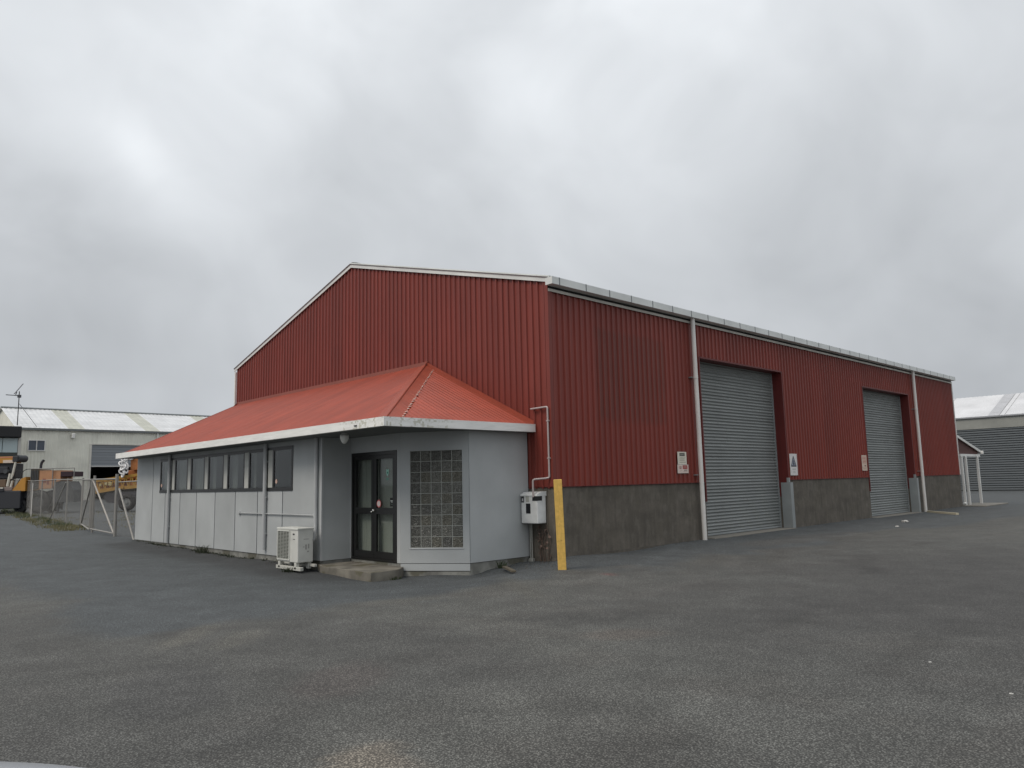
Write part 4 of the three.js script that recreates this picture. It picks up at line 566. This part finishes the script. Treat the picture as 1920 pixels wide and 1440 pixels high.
{
  const D = 56, m = D / 1404.3, o = spot(215, 960, D);                                 // lattice-boom carrier mostly behind the office
  const cr = thing('crane_carrier', 'orange and yellow crane carrier with boom laid flat, half hidden by the office', 'crane', [o.x, groundY(o.x, o.z), o.z], YR);
  const X = (px) => (px - 215) * m, Y = (py) => (960 - py) * m, P = (px, py, z = 0) => V(X(px), Y(py), z), b3 = (x0, y0, x1, y1, z0, z1, r = .03) => rbox(X(x0), Y(y0), z0, X(x1), Y(y1), z1, r);
  const yel = std([.50, .28, .05], .55, 0, { map: rep(mottle, 1.5, 1.5) }), ora = std([.46, .17, .05], .55, 0, { map: rep(mottle, 1.5, 1.5) }), gry = std([.045, .045, .055], .7), pale = std([.46, .38, .18], .7);
  obj('boom_chord', beam(P(180, 903, .3), P(290, 889, .3), .16, .20), yel, cr); obj('boom_chord', beam(P(180, 921, .3), P(290, 912, .3), .16, .24), yel, cr); obj('boom_chord', beam(P(180, 903, -.6), P(290, 889, -.6), .16, .20), yel, cr);
  for (let i = 0; i < 9; i++) { const a = 182 + i * 11; obj('boom_lacing', beam(P(a, 903 - (a - 180) * .127, .3), P(a + 6, 920 - (a - 180) * .08, .3), .09, .09), yel, cr); obj('boom_lacing', beam(P(a + 11, 903 - (a - 169) * .127, .3), P(a + 6, 920 - (a - 180) * .08, .3), .09, .09), yel, cr); }
  obj('deck_box', [b3(180, 919, 207, 906, -.5, .15), b3(210, 917, 235, 901, -.5, .15)], ora, cr); obj('work_lamp', b3(200, 911, 205, 906, .42, .5), pale, cr); obj('work_lamp', b3(207, 912, 213, 905, .42, .5), pale, cr); obj('work_lamp', b3(190, 913, 194, 908, .42, .5), pale, cr);
  obj('outrigger_arm', [beam(P(180, 925, .4), P(235, 916, .4), .14, .16)], yel, cr);
  obj('counterweight', [b3(246, 884, 300, 857, -.6, .4)], ora, cr); obj('cab_mount', [b3(240, 912, 300, 903, -.8, .3), b3(236, 900, 300, 884, -.9, -.1)], std([.40, .14, .04], .6), cr);
  obj('chassis', [polyZ([[X(197), Y(932)], [X(205), Y(943)], [X(224), Y(945)], [X(300), Y(945)], [X(300), Y(922)], [X(205), Y(925)]], -.9, .35)], gry, cr);
  for (const px of [243, 285]) { const w = part('wheel', cr), c = P(px, 943.5, .42), r = .64; obj('tyre', [new THREE.TorusGeometry(r * .72, r * .28, 12, 30).scale(1, 1, 1.2).translate(c.x, c.y, c.z)], rubber, w); obj('rim', [new THREE.CylinderGeometry(r * .5, r * .42, .2, 20).rotateX(Math.PI / 2).translate(c.x, c.y, c.z), new THREE.CylinderGeometry(r * .18, r * .18, .36, 12).rotateX(Math.PI / 2).translate(c.x, c.y, c.z)], std([.20, .21, .21], .6), w); }
  // bundle of white chain hung from the boom
  const ch = thing('chain_bundle', 'cluster of big white chain links hanging beside the orange crane', 'chain', o.toArray().map((v, i) => i === 1 ? groundY(o.x, o.z) : v), YR);
  const wl = std([.74, .74, .74], .5), lg = flat(new THREE.TorusGeometry(.20, .062, 8, 16).scale(.8, 1.15, 1));
  for (const [px, py, a] of [[235, 863, .4], [241, 861, -.8], [246, 860, 1.2], [237, 870, -.5], [232, 872, 1.1], [240, 876, .3], [235, 879, -.9], [238, 884, .6], [233, 887, 1.3], [235, 891, -.2]]) { const g = lg.clone().rotateY(rr(-.7, .7)).rotateZ(a); const q = P(px, py, .55 + rr(-.06, .06)); obj('link', g.translate(q.x, q.y, q.z), wl, ch); }
}
{ // glazed site office at the far left edge
  const D = 58, m = D / 1404.3, o = spot(20, 940, D), so = thing('site_office', 'small site office with deep black eave and pale glazing at the far left edge', 'building', [o.x, groundY(o.x, o.z), o.z], YR + .68);
  const X = (px) => (px - 20) * m * .83, Y = (py) => (945 - py) * m, b3 = (x0, y0, x1, y1, z0, z1, r = .03) => rbox(X(x0), Y(y0), z0, X(x1), Y(y1), z1, r);
  obj('eave', [b3(-150, 820, 31.5, 799, -4, .5, .06)], std([.012, .013, .015], .6), so); const gl = std([.44, .53, .54], .12);
  for (let i = 0; i < 6; i++) obj('window_pane', [box(X(-150 + i * 29.5 + .6), Y(848), -.02, X(-150 + (i + 1) * 29.5 - .6), Y(821), .0)], gl, so);
  obj('wall', [b3(-150, 945, 27, 848, -3.8, .0), b3(-150, 822, 27, 818, -3.8, .0)], std([.06, .065, .06], .8), so); obj('corner_post', [b3(27, 945, 33, 818, -3.7, .05)], std([.55, .54, .50], .6), so); obj('inner_wall', [b3(-150, 850, 27, 818, -3.8, -.3)], std([.5, .55, .55], .9), so);
}
// ------------------------------------------------------------------ mesh fence and gate
{
  const P = [[-19.2, 3.35, 0], [-22.7, 3.3, .04], [-27, 2.55, .10], [-35, 1.9, .22], [-45, 1.0, .30], [-56, 0, .6]], Hh = 2.2;
  const fe = thing('mesh_fence', 'rusty chain link fence with pipe posts before the cranes', 'fence');
  const wire = (a, b, h0, h1) => { const L = a.distanceTo(b), d = b.clone().sub(a).normalize(), H = h1 - h0, gs = [], st = .11, r = .0012; for (let s = -H; s < L; s += st) for (const f of [1, -1]) { let s0 = s, s1 = s + H, y0 = h0, y1 = h1; if (s0 < 0) { y0 += -s0; s0 = 0; } if (s1 > L) { y1 -= s1 - L; s1 = L; } if (s1 - s0 < .02) continue; const A = a.clone().addScaledVector(d, s0), B = a.clone().addScaledVector(d, s1); A.y += f > 0 ? y0 : h0 + h1 - y0; B.y += f > 0 ? y1 : h0 + h1 - y1; gs.push(beam(A, B, r * 2, r * 2)); } return gs; };
  for (let i = 2; i < 5; i++) {
    const [x, z, y] = P[i], [x2, z2, y2] = P[i + 1], a = V(x, y, z), b = V(x2, y2, z2), L = a.distanceTo(b);
    if (i > 2 || true) obj('post', [bar(a.clone().add(V(0, -.2, 0)), a.clone().add(V(0, Hh, 0)), .045)], fenceSteel, fe);
    obj('top_rail', [bar(a.clone().add(V(0, Hh - .06, 0)), b.clone().add(V(0, Hh - .06, 0)), .025)], fenceSteel, fe);
    const mid = a.clone().lerp(b, .5); obj('post', [bar(mid.clone().add(V(0, -.2, 0)), mid.clone().add(V(0, Hh, 0)), .035)], fenceSteel, fe);
    const w = obj('wire_mesh', wire(a, b, .05, Hh - .08), fenceSteel, fe); w.userData.kind = 'stuff';
    if (i < 4) obj('brace', [bar(a.clone().lerp(b, i === 3 ? .92 : .55).add(V(0, Hh - .2, .02)), a.clone().lerp(b, i === 3 ? .62 : .85).add(V(0, .0, .35)), .028)], fenceSteel, fe);
  }
  const gate = thing('mesh_gate', 'pair of pipe-framed mesh gate leaves with diagonal braces left of the office', 'gate');
  for (const [i, j] of [[0, 1], [1, 2]]) {
    const a = V(P[i][0], P[i][2], P[i][1]), b = V(P[j][0], P[j][2], P[j][1]), q = (t, h) => a.clone().lerp(b, t).add(V(0, h, 0)), lf = part('gate_leaf', gate);
    obj('frame', [bar(q(.03, .10), q(.97, .14), .03), bar(q(.03, 2.12), q(.97, 2.12), .03), bar(q(.03, .10), q(.03, 2.12), .028), bar(q(.97, .14), q(.97, 2.12), .028)], fenceSteel, lf);
    obj('brace', [i === 0 ? bar(q(.95, 2.08), q(.06, .12), .032) : bar(q(.08, 1.85), q(.95, .16), .03)], i === 0 ? std([.34, .32, .29], .6, .2) : std([.12, .12, .11], .7), lf);
    obj('wire_mesh', wire(q(.03, 0), q(.97, .02), .12, 2.1), fenceSteel, lf).userData.kind = 'stuff';
  }
  obj('hinge_post', [bar(V(P[0][0], -.2, P[0][1]), V(P[0][0] - .05, 2.3, P[0][1]), .06, .06, 14)], fenceSteel, gate); obj('hinge_post', [bar(V(P[1][0], -.2, P[1][1] - .1), V(P[1][0], 2.32, P[1][1] - .1), .05)], fenceSteel, gate);
  const sp = thing('stub_fence', 'short mesh panel with a leaning pipe brace between gate and office wall', 'fence');
  obj('brace', [bar(V(-19.1, 1.75, 3.3), V(-17.2, -.08, 3.3), .035)], fenceSteel, sp); obj('top_rail', [bar(V(-19.15, 2.0, 3.32), V(LX, 2.0, 3.32), .022)], fenceSteel, sp);
  obj('wire_mesh', wire(V(-19.15, 0, 3.32), V(LX, 0, 3.32), .02, 1.98), fenceSteel, sp).userData.kind = 'stuff';
}
// ------------------------------------------------------------------ weeds
function weeds(name, label, spots, mat, h0, h1, kind = 'stuff', blades = 14, spread = .12) {
  const pos = [], nor = []; for (const [x, z] of spots) { const y = groundY(x, z); for (let i = 0; i < blades; i++) { const a = rr(0, 6.28), r = rr(0, spread), h = rr(h0, h1), bx = x + Math.cos(a) * r, bz = z + Math.sin(a) * r, t = rr(0, 6.28), w = rr(.006, .016), lx = Math.cos(a) * h * rr(.1, .8), lz = Math.sin(a) * h * rr(.1, .8); const cx = Math.cos(t) * w, cz = Math.sin(t) * w, mx = bx + lx * .4, mz = bz + lz * .4, my = y + h * .6; pos.push(bx - cx, y - .02, bz - cz, bx + cx, y - .02, bz + cz, mx + cx * .8, my, mz + cz * .8, bx - cx, y - .02, bz - cz, mx + cx * .8, my, mz + cz * .8, mx - cx * .8, my, mz - cz * .8, mx - cx * .8, my, mz - cz * .8, mx + cx * .8, my, mz + cz * .8, bx + lx, y + h * .9, bz + lz); } }
  const g = new THREE.BufferGeometry(); g.setAttribute('position', new THREE.Float32BufferAttribute(pos, 3)); g.setAttribute('uv', new THREE.Float32BufferAttribute(new Float32Array(pos.length / 3 * 2), 2)); g.computeVertexNormals();
  return tag(meshOf(name, g, mat), label, name.replace(/_/g, ' '), null, kind);
}
{
  const leaf = (r, g, b) => new THREE.MeshPhysicalMaterial({ color: lin(r, g, b), roughness: .9, transmission: .3, thickness: 0, side: THREE.DoubleSide });
  const green = leaf(.055, .075, .03), dry = leaf(.17, .155, .075), dk = leaf(.03, .04, .018);
  const along = (n, f) => Array.from({ length: n }, (_, i) => f(rnd(), i));
  weeds('weed_strip', 'dry yellow-green weeds along the foot of the mesh fence', along(260, (t) => { const x = lerp(-24.5, -62, t * t * .6 + t * .4), z = lerp(3.1, -.2, (x + 24.5) / -37.5) + rr(-.5, 1.0); return [x, z]; }), dry, .03, .16, 'stuff', 14, .3);
  weeds('weed_strip', 'darker green weeds mixed into the fence line', along(110, (t) => { const x = lerp(-25, -60, t), z = lerp(3.1, -.2, (x + 24.5) / -37.5) + rr(-.4, .7); return [x, z]; }), green, .04, .22, 'stuff', 14, .25);
  weeds('dry_grass', 'patchy yellowed grass in the rough yard behind the gate', along(260, () => [rr(-48, -20), rr(-14, 1.5)]), dry, .03, .12, 'stuff', 12, .5);
  weeds('weed_clump', 'dark leafy weed growing against the office wall under the windows', along(9, () => [-10.3 + rr(-.35, .3), 3.56 + rr(-.05, .12)]), dk, .08, .30, 'thing', 8, .1);
  weeds('weed_clump', 'small mossy weed at the right end of the concrete step', along(6, () => [-1.62 + rr(-.12, .08), 3.05 + rr(-.1, .25)]), green, .03, .09, 'thing', 14, .08);
  weeds('weed_clump', 'small green weed in front of the heat pump feet', along(5, () => [-4.35 + rr(-.1, .1), 4.05 + rr(-.05, .1)]), dk, .04, .14, 'thing', 16, .08);
  weeds('weed_clump', 'little weed at the foot of the right office wall', along(4, () => [-.68 + rr(-.04, .06), .95 + rr(-.1, .1)]), green, .05, .2, 'thing', 12, .07);
  weeds('base_weeds', 'sparse low weeds and moss along the foot of the office wall', along(60, () => [rr(-16.5, -5), 3.47 + rr(0, .10)]), dk, .015, .07, 'stuff', 8, .1);
  // dead creeper on the concrete below the meter box
  const vine = thing('dead_creeper', 'dried brown creeper clinging to the concrete below the meter box', 'plant'); const st = [];
  for (let i = 0; i < 7; i++) { const x = -.28 + rr(-.14, .14); st.push(tubeOf([V(x, -.1, .03), V(x + rr(-.08, .08), .15, .035), V(x + rr(-.12, .12), .4, .04), V(x + rr(-.14, .14), rr(.55, .72), .035)], .006, 12, 5)); }
  obj('stem', st, std([.14, .095, .075], .9), vine); const lv = []; for (let i = 0; i < 60; i++) lv.push(new THREE.CircleGeometry(rr(.012, .035), 5).rotateX(rr(-1, 1)).rotateY(rr(-1, 1)).translate(-.28 + rr(-.2, .2), rr(-.05, .7), .05 + rr(-.01, .03))); obj('leaf_litter', lv, std([.15, .10, .08], .9), vine).userData.kind = 'stuff';
  // rubble and dirt along the foot of the concrete
  const gb = []; for (let i = 0; i < 420; i++) { const q = rnd(), side = i % 3; let x, z; if (side === 0) { z = -rr(.2, 5.4); x = .03 + Math.abs(rr(0, 1) * rr(0, 1)) * .45; } else if (side === 1) { x = rr(-16, -4.8); z = 3.5 + rr(0, 1) * rr(0, 1) * .6; } else { x = rr(-.9, .9); z = rr(.15, 1.1); } const s = rr(.006, .02); gb.push(new THREE.TetrahedronGeometry(s, 0).rotateX(q * 6).rotateY(q * 17).translate(x, groundY(x, z) + s * .3, z)); }
  tag(obj('gravel', gb, std([.10, .095, .085], .95)), 'loose chips scattered along the foot of the walls', 'gravel', null, 'stuff');
}
// ------------------------------------------------------------------ parked car whose bonnet edge shows at the lower left
{
  const R = V(Math.cos(YAW), 0, Math.sin(YAW)), F = V(Math.sin(YAW), 0, -Math.cos(YAW));
  const o = CAM.clone().setY(0).addScaledVector(F, 2.42).addScaledVector(R, -1.86);
  const car = thing('parked_car', 'silver car whose pale bonnet edge shows at the lower left corner', 'car', [o.x, groundY(o.x, o.z), o.z], Math.atan2(F.x, F.z));
  // local axes: z forward (nose at 0, tail at -4.4), x to the car's left
  const silver = new THREE.MeshPhysicalMaterial({ color: lin(.52, .54, .58), roughness: .35, metalness: .45, clearcoat: .7, clearcoatRoughness: .1, side: THREE.DoubleSide });
  const grid = (f, nu, nv) => { const p = [], ix = []; for (let j = 0; j <= nv; j++) for (let i = 0; i <= nu; i++) p.push(...f(i / nu, j / nv)); for (let j = 0; j < nv; j++) for (let i = 0; i < nu; i++) { const a = j * (nu + 1) + i; ix.push(a, a + 1, a + nu + 1, a + 1, a + nu + 2, a + nu + 1); } const g = new THREE.BufferGeometry(); g.setAttribute('position', new THREE.Float32BufferAttribute(p, 3)); g.setAttribute('uv', new THREE.Float32BufferAttribute(new Float32Array(p.length / 3 * 2), 2)); g.setIndex(ix); g.computeVertexNormals(); return g; };
  const nose = (t) => -.12 * Math.pow(Math.abs(t), 3);
  obj('bonnet', [grid((u, v) => { const t = u * 2 - 1; return [t * (.80 + .04 * v), .980 + .09 * v - .03 * t * t - .05 * Math.pow(1 - v, 6), lerp(nose(t) - .02, -1.15, v)]; }, 28, 14)], silver, car);
  obj('body', [grid((u, v) => { const t = u * 2 - 1, z = -4.4 + 4.38 * v, w = .86 - .10 * Math.pow(Math.abs(v * 2 - 1), 6); const a = t * 1.5708 * 1.0; return [0, 0, 0].map((_, k) => k === 0 ? w * Math.sign(t) * Math.pow(Math.abs(Math.sin(a)), .35) : k === 1 ? .28 + (.56 + .10 * sstep(.9, .5, v)) * Math.pow(Math.max(0, Math.cos(a)), .3) : z + (v > .9 ? nose(t) * (v - .9) * 10 : 0)); }, 30, 24)], silver, car);
  obj('bumper', [grid((u, v) => { const t = u * 2 - 1; return [t * .84, lerp(.22, .914 - .03 * t * t, v), nose(t) * 1.05 + .03 - .12 * Math.pow(v * 2 - 1, 4)]; }, 28, 8)], std([.03, .032, .034], .6), car);
  for (const s of [-1, 1]) obj('headlight', [new THREE.SphereGeometry(.14, 16, 12).scale(1.2, .6, .8).translate(s * .60, .72, -.12)], std([.6, .62, .65], .15), car);
  obj('cabin', [polyX([[-1.15, .98], [-1.85, 1.44], [-3.3, 1.48], [-4.2, 1.0]], -.62, .62)], silver, car); obj('windscreen', [new THREE.PlaneGeometry(1.16, .80).rotateX(-.99).translate(0, 1.225, -1.472)], std([.02, .022, .025], .05), car);
  for (const s of [-1, 1]) obj('side_window', [polyX([[-1.42, 1.05], [-1.92, 1.38], [-3.2, 1.42], [-3.9, 1.06]], s * .63 - .006, s * .63 + .006)], std([.02, .022, .025], .05), car);
  for (const [x, z] of [[.74, -.85], [-.74, -.85], [.74, -3.5], [-.74, -3.5]]) { const w = part('wheel', car); obj('tyre', [new THREE.TorusGeometry(.235, .085, 12, 30).scale(1, 1, 1.2).rotateY(Math.PI / 2).translate(x, .32, z)], rubber, w); obj('rim', [new THREE.CylinderGeometry(.2, .2, .14, 24).rotateZ(Math.PI / 2).translate(x, .32, z)], galv, w); }
}
renderer.render(scene, camera);
